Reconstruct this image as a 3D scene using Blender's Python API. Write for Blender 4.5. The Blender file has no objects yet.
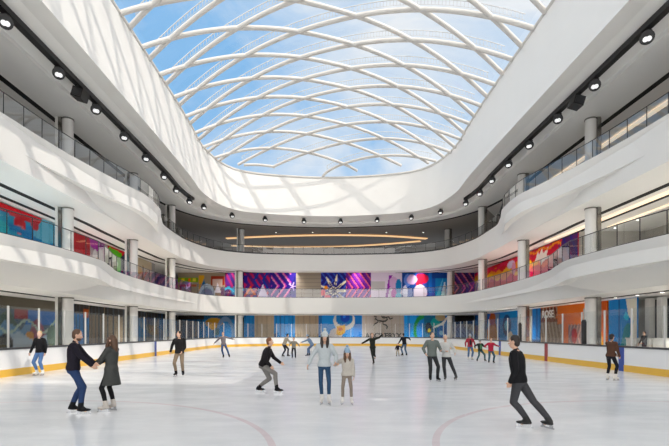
import bpy, math, random
from mathutils import Vector, Matrix
random.seed(7)
C = bpy.context.scene.collection
F, CX, HY, EYE = 446.0, 325.0, 332.0, 1.75      # 24 mm lens, level camera 1.75 m above the ice

# ------------------------------------------------------------------ materials
def nd(nt, t, **kw):
    n = nt.nodes.new(t)
    for k, v in kw.items():
        if k in n.inputs: n.inputs[k].default_value = v
        else: setattr(n, k, v)
    return n

def mat(name, col, rough=0.55, metal=0.0, noise=0.0, scale=6.0, bump=0.0, spec=0.5, emit=None, estr=1.0):
    m = bpy.data.materials.new(name); m.use_nodes = True
    nt = m.node_tree; b = nt.nodes['Principled BSDF']
    b.inputs['Roughness'].default_value = rough; b.inputs['Metallic'].default_value = metal
    b.inputs['Specular IOR Level'].default_value = spec
    b.inputs['Base Color'].default_value = (*col, 1)
    if emit:
        b.inputs['Emission Color'].default_value = (*emit, 1); b.inputs['Emission Strength'].default_value = estr
    if noise or bump:
        tc = nd(nt, 'ShaderNodeTexCoord'); nz = nd(nt, 'ShaderNodeTexNoise', Scale=scale, Detail=4.0)
        nt.links.new(tc.outputs['Object'], nz.inputs['Vector'])
        if noise:
            mx = nd(nt, 'ShaderNodeMix', data_type='RGBA')
            mx.inputs[6].default_value = (*[c * (1 - noise) for c in col], 1)
            mx.inputs[7].default_value = (*[min(1, c * (1 + noise)) for c in col], 1)
            nt.links.new(nz.outputs['Fac'], mx.inputs[0]); nt.links.new(mx.outputs[2], b.inputs['Base Color'])
        if bump:
            bp = nd(nt, 'ShaderNodeBump', Strength=bump, Distance=0.02)
            nt.links.new(nz.outputs['Fac'], bp.inputs['Height']); nt.links.new(bp.outputs['Normal'], b.inputs['Normal'])
    return m

def glass_mat(name, tint=(0.93, 0.96, 0.97), ior=1.5, gain=1.0, rough=0.0, haze=0.0):
    m = bpy.data.materials.new(name); m.use_nodes = True
    nt = m.node_tree; nt.nodes.clear()
    out = nd(nt, 'ShaderNodeOutputMaterial'); tr = nd(nt, 'ShaderNodeBsdfTransparent'); gl = nd(nt, 'ShaderNodeBsdfGlossy')
    tr.inputs['Color'].default_value = (*tint, 1); gl.inputs['Roughness'].default_value = rough
    fr = nd(nt, 'ShaderNodeLayerWeight', Blend=.5); fr = fr; mu = nd(nt, 'ShaderNodeMath', operation='MULTIPLY')
    mu.inputs[1].default_value = gain
    mx = nd(nt, 'ShaderNodeMixShader'); L = nt.links.new
    pw = nd(nt, 'ShaderNodeMath', operation='POWER'); pw.inputs[1].default_value = 5.0
    L(fr.outputs['Facing'], pw.inputs[0]); ad = nd(nt, 'ShaderNodeMath', operation='MULTIPLY_ADD'); ad.inputs[1].default_value = .9; ad.inputs[2].default_value = .06
    L(pw.outputs[0], ad.inputs[0]); L(ad.outputs[0], mu.inputs[0]); L(mu.outputs[0], mx.inputs[0])
    src = tr.outputs[0]
    if haze:
        df = nd(nt, 'ShaderNodeBsdfDiffuse'); df.inputs['Color'].default_value = (.8, .83, .85, 1)
        m2 = nd(nt, 'ShaderNodeMixShader'); m2.inputs[0].default_value = haze
        L(tr.outputs[0], m2.inputs[1]); L(df.outputs[0], m2.inputs[2]); src = m2.outputs[0]
    L(src, mx.inputs[1]); L(gl.outputs[0], mx.inputs[2]); L(mx.outputs[0], out.inputs['Surface'])
    return m

def paint_mat():
    m = bpy.data.materials.new('mural_paint'); m.use_nodes = True
    nt = m.node_tree; b = nt.nodes['Principled BSDF']; b.inputs['Roughness'].default_value = .6
    b.inputs['Specular IOR Level'].default_value = .25
    a = nd(nt, 'ShaderNodeVertexColor'); a.layer_name = 'paint'
    hs = nd(nt, 'ShaderNodeHueSaturation', Saturation=1.22, Value=1.08); nt.links.new(a.outputs['Color'], hs.inputs['Color']); nt.links.new(hs.outputs[0], b.inputs['Base Color'])
    return m

def ice_mat():
    m = bpy.data.materials.new('rink_ice'); m.use_nodes = True
    nt = m.node_tree; b = nt.nodes['Principled BSDF']; L = nt.links.new
    geo = nd(nt, 'ShaderNodeNewGeometry'); sep = nd(nt, 'ShaderNodeSeparateXYZ'); L(geo.outputs['Position'], sep.inputs[0])
    def M(op, a, c=None, v=None):
        n = nd(nt, 'ShaderNodeMath', operation=op); L(a, n.inputs[0])
        if c is not None: L(c, n.inputs[1])
        elif v is not None: n.inputs[1].default_value = v
        return n.outputs[0]
    def ring(cx, cy, r, w):
        dx = M('SUBTRACT', sep.outputs[0], v=cx); dy = M('SUBTRACT', sep.outputs[1], v=cy)
        d = M('SQRT', M('ADD', M('MULTIPLY', dx, dx), M('MULTIPLY', dy, dy)))
        return M('LESS_THAN', M('ABSOLUTE', M('SUBTRACT', d, v=r)), v=w)
    def line(y, w): return M('LESS_THAN', M('ABSOLUTE', M('SUBTRACT', sep.outputs[1], v=y)), v=w)
    red = ring(-6.3, 5.75, 5.6, .06)
    for a in ((7.2, 5.75, 5.6, .06), (-6.3, 46.5, 4.6, .05), (7.2, 46.5, 4.6, .05)): red = M('MAXIMUM', red, ring(*a))
    red = M('MAXIMUM', red, line(26.8, .12)); blue = M('MAXIMUM', ring(.45, 26.8, 4.6, .05), M('MAXIMUM', line(19.4, .14), line(34.2, .14)))
    mp = nd(nt, 'ShaderNodeMapping'); mp.inputs['Scale'].default_value = (.35, .9, 1); L(geo.outputs['Position'], mp.inputs[0])
    n1 = nd(nt, 'ShaderNodeTexNoise', Scale=1.6, Detail=8.0, Roughness=.65); L(mp.outputs[0], n1.inputs['Vector'])
    n2 = nd(nt, 'ShaderNodeTexNoise', Scale=.35, Detail=3.0); L(geo.outputs['Position'], n2.inputs['Vector'])
    # skate cuts: thin light arcs
    n3 = nd(nt, 'ShaderNodeTexNoise', Scale=.55, Detail=2.0, Distortion=1.5); L(mp.outputs[0], n3.inputs['Vector'])
    cut = M('LESS_THAN', M('ABSOLUTE', M('SUBTRACT', M('FRACT', M('MULTIPLY', n3.outputs['Fac'], v=22.0)), v=.5)), v=.035)
    cr = nd(nt, 'ShaderNodeValToRGB'); cr.color_ramp.elements[0].position = .34; cr.color_ramp.elements[1].position = .66
    cr.color_ramp.elements[0].color = (.69, .715, .755, 1); cr.color_ramp.elements[1].color = (.84, .85, .87, 1)
    L(M('ADD', M('MULTIPLY', n1.outputs['Fac'], v=.55), M('MULTIPLY', n2.outputs['Fac'], v=.45)), cr.inputs[0])
    def mix(fac, a, col):
        x = nd(nt, 'ShaderNodeMix', data_type='RGBA'); L(fac, x.inputs[0]); L(a, x.inputs[6]); x.inputs[7].default_value = (*col, 1); return x.outputs[2]
    c = mix(M('MULTIPLY', red, v=.28), cr.outputs[0], (.62, .25, .3)); c = mix(M('MULTIPLY', blue, v=.16), c, (.35, .42, .65))
    c = mix(M('MULTIPLY', cut, v=.35), c, (.86, .88, .9))
    L(c, b.inputs['Base Color'])
    rr = nd(nt, 'ShaderNodeMapRange'); rr.inputs[3].default_value = .10; rr.inputs[4].default_value = .32
    L(n1.outputs['Fac'], rr.inputs[0]); L(rr.outputs[0], b.inputs['Roughness'])
    bp = nd(nt, 'ShaderNodeBump', Strength=.06, Distance=.02); L(n1.outputs['Fac'], bp.inputs['Height']); L(bp.outputs[0], b.inputs['Normal'])
    b.inputs['Specular IOR Level'].default_value = .5
    return m

M_ = dict(
    white=mat('white_plaster', (.82, .81, .785), .5, noise=.02, scale=.6),
    soffit=mat('soffit_plaster', (.84, .83, .80), .6, noise=.02, scale=.6),
    ceil=mat('ceiling_paint', (.80, .78, .75), .7),
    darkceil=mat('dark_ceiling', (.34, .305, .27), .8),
    taupe=mat('taupe_wall', (.33, .30, .27), .7, noise=.06, scale=1.2),
    column=mat('column_plaster', (.76, .745, .72), .4),
    steel=mat('column_steel', (.30, .29, .27), .18, .85),
    black=mat('black_metal', (.012, .012, .013), .45),
    slot=mat('black_slot', (.006, .006, .006), .8),
    tube=mat('lattice_paint', (.60, .58, .55), .4), gl_rail=mat('glazing_rail_grey', (.62, .63, .64), .5),
    board=mat('board_plastic', (.84, .84, .84), .3),
    yellow=mat('kick_yellow', (.80, .47, .06), .4),
    cap=mat('cap_grey', (.05, .05, .055), .4),
    red=mat('stripe_red', (.34, .03, .03), .4),
    blue=mat('stripe_blue', (.03, .07, .32), .4),
    post=mat('shield_post', (.60, .59, .57), .35),
    rail=mat('handrail', (.05, .05, .055), .3, .5),
    warm=mat('warm_strip', (.9, .7, .45), .5, emit=(1.0, .60, .28), estr=.85),
    cool=mat('warm_white_strip', (.9, .8, .65), .5, emit=(1.0, .78, .55), estr=.75),
    bulb=mat('downlight_bulb', (1, 1, 1), .5, emit=(1, .95, .85), estr=6),
    lens=mat('spot_lens', (.75, .75, .75), .3, emit=(1, 1, 1), estr=.5),
    paint=paint_mat(), ice=ice_mat(),
    glass=glass_mat('balustrade_glass', (.84, .87, .89), 1.5, 2.2),
    shield=glass_mat('shield_glass', (.90, .93, .93), 1.45, .8, haze=.04),
    sky=glass_mat('roof_glass', (.97, .98, .99), 1.35, .5),
    ink=mat('sign_ink', (.03, .03, .03), .6), inkw=mat('sign_white', (.85, .8, .75), .6),
)

# ------------------------------------------------------------------ mesh builder
class MB:
    def __init__(s): s.v, s.f, s.m = [], [], []
    def add(s, vs, fs, m=0):
        o = len(s.v); s.v += [tuple(p) for p in vs]; s.f += [tuple(i + o for i in f) for f in fs]; s.m += [m] * len(fs)
    def box(s, lo, hi, m=0):
        x0, y0, z0 = lo; x1, y1, z1 = hi
        s.add([(x0, y0, z0), (x1, y0, z0), (x1, y1, z0), (x0, y1, z0), (x0, y0, z1), (x1, y0, z1), (x1, y1, z1), (x0, y1, z1)],
              [(3, 2, 1, 0), (4, 5, 6, 7), (0, 1, 5, 4), (1, 2, 6, 5), (2, 3, 7, 6), (3, 0, 4, 7)], m)
    def obox(s, c, ax, ay, az, m=0):       # oriented box, half-axes as vectors
        c, ax, ay, az = Vector(c), Vector(ax), Vector(ay), Vector(az)
        vs = [c + ax * i + ay * j + az * k for k in (-1, 1) for j in (-1, 1) for i in (-1, 1)]
        s.add(vs, [(0, 2, 3, 1), (4, 5, 7, 6), (0, 1, 5, 4), (1, 3, 7, 5), (3, 2, 6, 7), (2, 0, 4, 6)], m)
    def grid(s, rows, m=0, close=False):   # rows of equal-length point lists
        n = len(rows[0]); fs = []
        for i in range(len(rows) - 1):
            for j in range(n if close else n - 1):
                k = (j + 1) % n
                fs.append((i * n + j, i * n + k, (i + 1) * n + k, (i + 1) * n + j))
        s.add([p for r in rows for p in r], fs, m)
    def tube(s, pts, rad, n=8, m=0, caps=True, up=None):
        pts = [Vector(p) for p in pts]
        if not isinstance(rad, (list, tuple)): rad = [rad] * len(pts)
        rows, a = [], None
        for i, p in enumerate(pts):
            d = (pts[min(i + 1, len(pts) - 1)] - pts[max(i - 1, 0)]).normalized()
            if a is None:
                a = Vector(up) if up else (Vector((0, 0, 1)) if abs(d.z) < .9 else Vector((1, 0, 0)))
            a = (a - d * a.dot(d)).normalized(); b = d.cross(a)
            rows.append([p + (a * math.cos(t) + b * math.sin(t)) * rad[i] for t in [2 * math.pi * q / n for q in range(n)]])
        s.grid(rows, m, True)
        if caps:
            o = len(s.v) - n * len(pts)
            s.f.append(tuple(o + q for q in reversed(range(n)))); s.m.append(m)
            e = len(s.v) - n
            s.f.append(tuple(e + q for q in range(n))); s.m.append(m)
    def ell(s, c, ax, ay, az, nu=14, nv=9, m=0):
        c, ax, ay, az = Vector(c), Vector(ax), Vector(ay), Vector(az)
        rows = []
        for i in range(1, nv):
            t = math.pi * i / nv
            rows.append([c + az * math.cos(t) + (ax * math.cos(u) + ay * math.sin(u)) * math.sin(t) for u in [2 * math.pi * q / nu for q in range(nu)]])
        o = len(s.v)
        s.grid(rows[::-1], m, True)
        b = len(s.v); s.v += [tuple(c - az), tuple(c + az)]; top = o + nu * (nv - 2)
        for q in range(nu):
            s.f.append((b, o + (q + 1) % nu, o + q)); s.m.append(m)
            s.f.append((b + 1, top + q, top + (q + 1) % nu)); s.m.append(m)
    def cap(s, a, b, ra, rb, n=10, m=0):   # capsule with round ends
        a, b = Vector(a), Vector(b); d = (b - a); l = d.length; d = d.normalized() if l > 1e-6 else Vector((0, 0, 1))
        pts, rr = [], []
        for t in (-.95, -.7, -.35): pts.append(a + d * ra * t); rr.append(ra * math.sqrt(1 - t * t))
        pts += [a, b]; rr += [ra, rb]
        for t in (.35, .7, .95): pts.append(b + d * rb * t); rr.append(rb * math.sqrt(1 - t * t))
        s.tube(pts, rr, n, m)
    def mesh(s, name, mats):
        me = bpy.data.meshes.new(name); me.from_pydata(s.v, [], s.f)
        for x in mats: me.materials.append(x)
        if len(mats) > 1: me.polygons.foreach_set('material_index', s.m)
        me.update(); return me

def obj(name, mb, mats, parent=None, smooth=False, angle=None):
    if not isinstance(mats, (list, tuple)): mats = [mats]
    o = bpy.data.objects.new(name, mb.mesh(name, mats)); C.objects.link(o); o.parent = parent
    if smooth:
        o.data.shade_smooth()
        if angle: o.data.set_sharp_from_angle(angle=math.radians(angle))
    return o
def tag(o, label, cat, group=None):
    o['label'] = label; o['category'] = cat
    if group: o['group'] = group
    return o
def thing(name, label, cat, loc=(0, 0, 0), group=None):
    o = bpy.data.objects.new(name, None); C.objects.link(o); o.location = loc; o.empty_display_size = .1
    return tag(o, label, cat, group)
def struct(name, mb, mats, smooth=False, parent=None, angle=None):
    o = obj(name, mb, mats, parent, smooth, angle)
    if parent is None: o['kind'] = 'structure'
    return o

def catmull(P, n):
    out = []
    for i in range(len(P) - 1):
        p0, p1, p2, p3 = P[max(i - 1, 0)], P[i], P[i + 1], P[min(i + 2, len(P) - 1)]
        for k in range(n):
            t = k / n
            out.append(tuple(.5 * (2 * b + (c - a) * t + (2 * a - 5 * b + 4 * c - d) * t * t + (3 * b - a - 3 * c + d) * t ** 3) for a, b, c, d in zip(p0, p1, p2, p3)))
    return out + [tuple(P[-1])]
def pchip(P, n):                          # monotone interpolation, no overshoot between stations
    m = len(P[0]); N = len(P)
    D = [[P[i + 1][j] - P[i][j] for j in range(m)] for i in range(N - 1)]
    T = []
    for i in range(N):
        if i == 0: T.append(D[0])
        elif i == N - 1: T.append([0 if j in (1, 3) else D[-1][j] for j in range(m)])
        else: T.append([2 * a * b / (a + b) if a * b > 0 else 0 for a, b in zip(D[i - 1], D[i])])
    out = []
    for i in range(N - 1):
        for k in range(n):
            t = k / n
            out.append(tuple((2 * t ** 3 - 3 * t * t + 1) * P[i][j] + (t ** 3 - 2 * t * t + t) * T[i][j] + (3 * t * t - 2 * t ** 3) * P[i + 1][j] + (t ** 3 - t * t) * T[i + 1][j] for j in range(m)))
    return out + [tuple(P[-1])]
def resample(P, step):
    P = [Vector(p) for p in P]; out = [P[0].copy()]; acc = 0.0
    L = sum((P[i + 1] - P[i]).length for i in range(len(P) - 1)); n = max(2, round(L / step)); st = L / n
    tgt = st; run = 0
    for i in range(len(P) - 1):
        seg = (P[i + 1] - P[i]).length
        while run + seg >= tgt - 1e-9 and len(out) < n:
            out.append(P[i].lerp(P[i + 1], (tgt - run) / seg)); tgt += st
        run += seg
    out.append(P[-1].copy()); return out
def offset2(P, d):                        # offset an xy polyline to its left by d
    out = []
    for i in range(len(P)):
        a, b = Vector(P[max(i - 1, 0)][:2]), Vector(P[min(i + 1, len(P) - 1)][:2])
        t = (b - a).normalized(); out.append((P[i][0] - t.y * d, P[i][1] + t.x * d))
    return out
# ------------------------------------------------------------------ people
FAB = {}
def fab(col, rough=.85, noise=.12):
    k = tuple(col)
    if k not in FAB: FAB[k] = mat('fabric', col, rough, noise=noise, scale=25, bump=.25, spec=.2)
    return FAB[k]
SKIN = [mat('skin', c, .5, noise=.05, scale=20, spec=.35) for c in ((.62, .38, .27), (.52, .30, .20), (.70, .46, .35))]
HAIR = {k: mat('hair', c, .5, noise=.25, scale=60, spec=.4) for k, c in dict(brown=(.09, .045, .025), dark=(.02, .014, .012), blond=(.55, .38, .2), auburn=(.18, .07, .03), grey=(.45, .42, .4)).items()}
EYEM = [mat('eye_white', (.8, .8, .78), .2), mat('eye_iris', (.04, .025, .015), .2)]
LIP = mat('lips', (.45, .16, .14), .45)
BLADE = mat('blade_steel', (.55, .56, .58), .25, .9)

def remeshed(name, mb, vox, m, parent, it=2):
    o = obj(name, mb, m)
    r = o.modifiers.new('r', 'REMESH'); r.mode = 'VOXEL'; r.voxel_size = vox; r.use_smooth_shade = True
    if it:
        sm = o.modifiers.new('s', 'SMOOTH'); sm.iterations = it; sm.factor = .5
    dg = bpy.context.evaluated_depsgraph_get()
    me = bpy.data.meshes.new_from_object(o.evaluated_get(dg)); me.name = name
    o.modifiers.clear(); old = o.data; o.data = me; bpy.data.meshes.remove(old)
    if not me.materials: me.materials.append(m)
    me.shade_smooth(); o.parent = parent
    return o

def ik(a, t, l1, l2, hint):
    a, t = Vector(a), Vector(t); d = t - a; L = d.length
    if L > (l1 + l2) * .995: d = d.normalized() * (l1 + l2) * .995; t = a + d; L = d.length
    d = d.normalized(); x = (l1 * l1 - l2 * l2 + L * L) / (2 * L); h = math.sqrt(max(l1 * l1 - x * x, 0))
    n = Vector(hint); n = (n - d * n.dot(d)).normalized()
    return a + d * x + n * h, t

def person(label, at, H, head, hip, up, feet, hands, top, bottom, skate, hair, hat=None, skin=0, face=0, pitch=0, hs=1.0,
           coat=0.0, slim=1.0, fem=False, group=None, vox=.010, elbow=(0, 0), twist=0, beard=False, boots='skate', tee=None, cat='person'):
    """at: ground point; everything else in metres from it along world axes. feet/hands: (left, right) as the person's own."""
    k = H / 1.75; a = math.radians(head)
    f0, r0, z = Vector((-math.sin(a), math.cos(a), 0)), Vector((math.cos(a), math.sin(a), 0)), Vector((0, 0, 1))
    root = thing('person', label, cat, (at[0], at[1], 0), group)
    P = Vector(hip); u = Vector((up[0], up[1], 1)).normalized()
    tw = math.radians(head + twist); f1, r1 = Vector((-math.sin(tw), math.cos(tw), 0)), Vector((math.cos(tw), math.sin(tw), 0))
    r = (r1 - u * r1.dot(u)).normalized(); f = u.cross(r).normalized()
    rp = (r0 * .7 + r * .3).normalized()
    S = P + u * .50 * k; N = S + u * .04 * k
    fa = math.radians(head + face); hf = Vector((-math.sin(fa), math.cos(fa), 0))
    hu = (u * .45 + z * .55).normalized(); hr = hf.cross(hu).normalized(); hf = hu.cross(hr).normalized()
    pr = Matrix.Rotation(math.radians(pitch), 3, hr); hf = pr @ hf; hu = pr @ hu
    hk = k * hs; HC = S + u * .07 * k + hu * .135 * hk + hf * .015 * k
    # joints
    J = {}
    for s, nm in ((-1, 'L'), (1, 'R')):
        ft = feet[0 if s < 0 else 1]; hd = hands[0 if s < 0 else 1]
        hj = P + rp * s * .085 * k - u * .02 * k
        yaw = math.radians(head + ft[3] if len(ft) > 3 else head - s * 14); fd = Vector((-math.sin(yaw), math.cos(yaw), 0))
        pt = math.radians(ft[4]) if len(ft) > 4 else 0
        fd = fd * math.cos(pt) - z * math.sin(pt)
        ank = Vector(ft[:3]) + z * .155 * k
        kn, ank = ik(hj, ank, .435 * k, .425 * k, fd + f0 * .6 + r0 * s * .1)
        sh = S + r * s * (.165 if fem else .182) * k - u * .02 * k
        el, wr = ik(sh, hd, .285 * k, .255 * k, -f * (.9 + elbow[0 if s < 0 else 1]) + r * s * .55 - z * .35)
        J[nm] = (hj, kn, ank, fd, sh, el, wr, s)
    W = [(-.11, .11, .085), (-.04, .165, .112), (.02, .168 if fem else .160, .118), (.13, .125 if fem else .142, .098), (.27, .145 if fem else .158, .112),
         (.40, .158 if fem else .178, .115), (.47, .150 if fem else .172, .095), (.525, .085, .07), (.56, .058, .058)]
    def torso(mb, t0, t1, off):
        rows = [w for w in W if t0 - 1e-6 <= w[0] <= t1 + 1e-6]; pts = []
        for t, rx, ry in rows:
            q = min(max(t / .5, 0), 1); rr = rp.lerp(r, q).normalized(); c = P + u * t * k
            ff = u.cross(rr)
            pts.append([c + rr * (rx * k + off) * math.cos(w) + ff * (ry * k + off) * math.sin(w) for w in [2 * math.pi * i / 16 for i in range(16)]])
        mb.grid(pts, 0, True); n = 16; o = len(mb.v) - n * len(pts)
        mb.f.append(tuple(o + i for i in reversed(range(n)))); mb.m.append(0)
        mb.f.append(tuple(len(mb.v) - n + i for i in range(n))); mb.m.append(0)
    def legs(mb, off, end=1.0, q=1.0):
        for nm in 'LR':
            hj, kn, ank = J[nm][:3]
            mb.cap(hj, kn, .082 * k * q + off, .055 * k * q + off, 12)
            cf = kn.lerp(ank, .32) - J[nm][3] * .012 * k; e = kn.lerp(ank, end)
            mb.cap(kn, cf, .053 * k * q + off, .054 * k * q + off, 12); mb.cap(cf, e, .054 * k * q + off, .040 * k * q + off, 12)
    def arms(mb, off, end=1.0):
        for nm in 'LR':
            sh, el, wr = J[nm][4:7]; e = el.lerp(wr, end)
            mb.cap(S + (sh - S) * .55, sh, .06 * k + off, .056 * k + off, 12)
            mb.cap(sh, el, .054 * k + off, .041 * k + off, 12); mb.cap(el, e, .041 * k + off, .030 * k + off, 12)
    # body: torso, limbs, neck, head, ears, nose, hands - one continuous surface
    B = MB(); torso(B, -.11, .56, 0); legs(B, 0, 1.0, slim); arms(B, 0)
    B.cap(N, HC - hu * .06 * hk, .05 * k, .048 * k, 12)
    B.ell(HC + hu * .022 * hk - hf * .012 * hk, hr * .074 * hk, hf * .094 * hk, hu * .108 * hk)
    B.ell(HC + hf * .026 * hk - hu * .052 * hk, hr * .054 * hk, hf * .060 * hk, hu * .064 * hk)
    B.cap(HC + hf * .082 * hk + hu * .018 * hk, HC + hf * .101 * hk - hu * .018 * hk, .009 * hk, .013 * hk, 8)
    for s in (-1, 1):
        B.ell(HC + hr * s * .077 * hk - hf * .008 * hk, hr * .012 * hk, hf * .022 * hk, hu * .032 * hk, 8, 6)
        B.ell(HC + hr * s * .032 * hk + hf * .072 * hk + hu * .032 * hk, hr * .026 * hk, hf * .014 * hk, hu * .010 * hk, 8, 6)
    for nm in 'LR':
        hj, kn, ank, fd, sh, el, wr, s = J[nm]
        B.cap(ank, ank + fd * .10 * k - z * .07 * k, .04 * k, .035 * k, 8)
        d = (wr - el).normalized(); th = f0 * .8 + z * .35; th = (th - d * th.dot(d)).normalized(); n = d.cross(th) * s
        if n.dot(r0 * -s) < 0: n = -n
        n = n.normalized()
        B.ell(wr + d * .045 * k, d * .052 * k, th * .040 * k, n * .017 * k, 10, 7)
        B.cap(wr - d * .01 * k, wr + d * .02 * k, .028 * k, .026 * k, 8)
        for i, (ln, cu) in enumerate(((.068, 18), (.078, 24), (.072, 30), (.056, 36))):
            b0 = wr + d * (.086 - .004 * abs(i - 1)) * k + th * (.030 - .020 * i) * k
            c1, c2 = math.radians(cu), math.radians(cu * 2.2)
            b1 = b0 + (d * math.cos(c1) + n * math.sin(c1)) * ln * .5 * k; b2 = b1 + (d * math.cos(c2) + n * math.sin(c2)) * ln * .5 * k
            B.cap(b0 - d * .02 * k, b1, .0095 * k, .009 * k, 7); B.cap(b1, b2, .009 * k, .0078 * k, 7)
        t0 = wr + d * .030 * k + th * .030 * k; t1 = t0 + (d * .65 + th * .75) * .035 * k; t2 = t1 + (d * .9 + th * .25 + n * .3) * .030 * k
        B.cap(t0, t1, .0125 * k, .010 * k, 7); B.cap(t1, t2, .010 * k, .0085 * k, 7)
    remeshed('body', B, vox, SKIN[skin], root, 1)
    # face
    for s in (-1, 1):
        e = MB(); c = HC + hr * s * .031 * hk + hf * .0755 * hk + hu * .010 * hk
        e.ell(c, hr * .0135 * hk, hf * .0125 * hk, hu * .0095 * hk, 10, 8); e.ell(c + hf * .0085 * hk, hr * .006 * hk, hf * .0055 * hk, hu * .006 * hk, 8, 6, 1)
        obj('eye', e, EYEM, root, True)
    e = MB(); e.ell(HC + hf * .0835 * hk - hu * .050 * hk, hr * .022 * hk, hf * .009 * hk, hu * .008 * hk, 10, 6); obj('mouth', e, LIP, root, True)
    # trousers
    T = MB(); torso(T, -.11, .13, .012); legs(T, .012, .93 if boots == 'skate' else 1.0, slim)
    remeshed('trousers', T, .015, fab(bottom), root)
    # top
    j = MB(); torso(j, -.04, .525, (.018 if fem else .024) if not coat else .026); arms(j, .017, .96)
    if coat:
        rows = []
        for q in range(6):
            t = q / 5; c = P + u * .10 * k * (1 - t) - z * coat * k * t + (P + u * .0 - P) * 0
            rows.append([c + rp * (.155 + .09 * t) * k * math.cos(w) + z.cross(rp) * (.125 + .085 * t) * k * math.sin(w) for w in [2 * math.pi * i / 18 for i in range(18)]])
        o = len(j.v); j.grid(rows, 0, True)
        j.f.append(tuple(o + i for i in range(18))); j.m.append(0); j.f.append(tuple(len(j.v) - 18 + i for i in reversed(range(18)))); j.m.append(0)
    j.cap(S + u * .015 * k, S + u * .055 * k, .066 * k, .058 * k, 12)
    remeshed('coat' if coat else 'jacket', j, .014, fab(top), root)
    if tee:                                    # an open-front vest or shirt panel over the chest
        t_ = MB(); c = P + u * .27 * k + f * .125 * k
        t_.ell(c, r * .075 * k, f * .03 * k, u * .20 * k, 12, 8); obj('vest', t_, fab(tee), root, True)
    # hair
    if hair:
        style, colr = hair; h = MB()
        h.ell(HC + hu * .040 * hk - hf * .026 * hk, hr * .084 * hk, hf * .092 * hk, hu * .100 * hk)
        h.ell(HC - hu * .01 * hk - hf * .045 * hk, hr * .076 * hk, hf * .062 * hk, hu * .085 * hk)
        if style == 'long':
            bk = HC - hf * .06 * hk
            h.tube([bk + hu * .03 * hk, bk - hu * .09 * hk - hf * .02 * hk, bk - hu * .20 * hk - hf * .035 * hk, bk - hu * .34 * hk - hf * .035 * hk], [.080 * hk, .085 * hk, .075 * hk, .03 * hk], 12)
            for s in (-1, 1):
                h.tube([HC + hr * s * .066 * hk + hu * .08 * hk + hf * .02 * hk, HC + hr * s * .080 * hk - hu * .03 * hk + hf * .03 * hk, HC + hr * s * .074 * hk - hu * .13 * hk + hf * .055 * hk, HC + hr * s * .060 * hk - hu * .27 * hk + hf * .09 * hk],
                       [.03 * hk, .036 * hk, .048 * hk, .024 * hk], 9)
        if style == 'bun': h.ell(HC + hu * .09 * hk - hf * .10 * hk, hr * .035 * hk, hf * .035 * hk, hu * .035 * hk)
        remeshed('hair', h, .011, HAIR[colr], root, 1)
        if beard:
            b_ = MB(); b_.ell(HC + hf * .034 * hk - hu * .070 * hk, hr * .058 * hk, hf * .058 * hk, hu * .046 * hk); obj('beard', b_, HAIR[colr], root, True)
    if hat:
        kind, hc = hat; h = MB()
        if kind in ('beanie', 'pompom'):
            rows = []
            for t, q in ((0, 1.0), (.03, 1.03), (.06, 1.0), (.10, .88), (.135, .62), (.155, .25)):
                c = HC + hu * (.025 + t) * hk - hf * .012 * hk
                rows.append([c + (hr * .088 * math.cos(w) + hf * .106 * math.sin(w)) * q * hk for w in [2 * math.pi * i / 18 for i in range(18)]])
            h.grid(rows, 0, True); h.f.append(tuple(len(h.v) - 18 + i for i in range(18))); h.m.append(0)
            br = [HC + hu * .04 * hk - hf * .012 * hk + (hr * .090 * math.cos(w) + hf * .108 * math.sin(w)) * hk for w in [2 * math.pi * i / 18 for i in range(19)]]
            h.tube(br, .017 * hk, 8)
            ho = obj('beanie', h, fab(hc), root, True)
            if kind == 'pompom':
                p_ = MB(); p_.ell(HC + hu * .205 * hk - hf * .012 * hk, hr * .042 * hk, hf * .042 * hk, hu * .042 * hk); obj('pompom', p_, fab(hc), ho, True)
        elif kind == 'cap':
            h.ell(HC + hu * .060 * hk - hf * .012 * hk, hr * .086 * hk, hf * .104 * hk, hu * .085 * hk)
            ho = obj('cap', h, fab(hc), root, True)
            v = MB(); v.ell(HC + hu * .055 * hk + hf * .115 * hk, hr * .065 * hk, hf * .065 * hk, hu * .010 * hk); obj('visor', v, fab(hc), ho, True)
        elif kind == 'helmet':
            h.ell(HC + hu * .050 * hk - hf * .012 * hk, hr * .098 * hk, hf * .118 * hk, hu * .105 * hk); obj('helmet', h, fab(hc, .35), root, True)
    # skates
    for nm in 'LR':
        hj, kn, ank, fd, sh, el, wr, s = J[nm]
        up_ = (z - fd * z.dot(fd)).normalized(); rt = fd.cross(up_)
        sk = MB(); sole = ank - up_ * .085 * k
        leg = (kn - ank).normalized()
        sk.cap(ank + leg * .09 * k, ank - up_ * .02 * k, .057 * k, .055 * k, 12)
        sk.ell(sole + fd * .065 * k + up_ * .030 * k, fd * .145 * k, rt * .047 * k, up_ * .036 * k, 14, 8)
        sk.ell(sole + fd * .02 * k + up_ * .055 * k, fd * .085 * k, rt * .046 * k, up_ * .058 * k, 14, 8)
        so = remeshed('ice_skate', sk, .012, fab(skate, .5, .05), root, 1)
        if boots == 'skate':
            b_ = MB(); c = sole + fd * .055 * k
            b_.obox(c - up_ * .054 * k, fd * .150 * k, rt * .004 * k, up_ * .014 * k)
            for q in (-.085, .085): b_.obox(c + fd * q * k - up_ * .020 * k, fd * .030 * k, rt * .014 * k, up_ * .026 * k)
            obj('blade', b_, BLADE, so)
    return root

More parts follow.
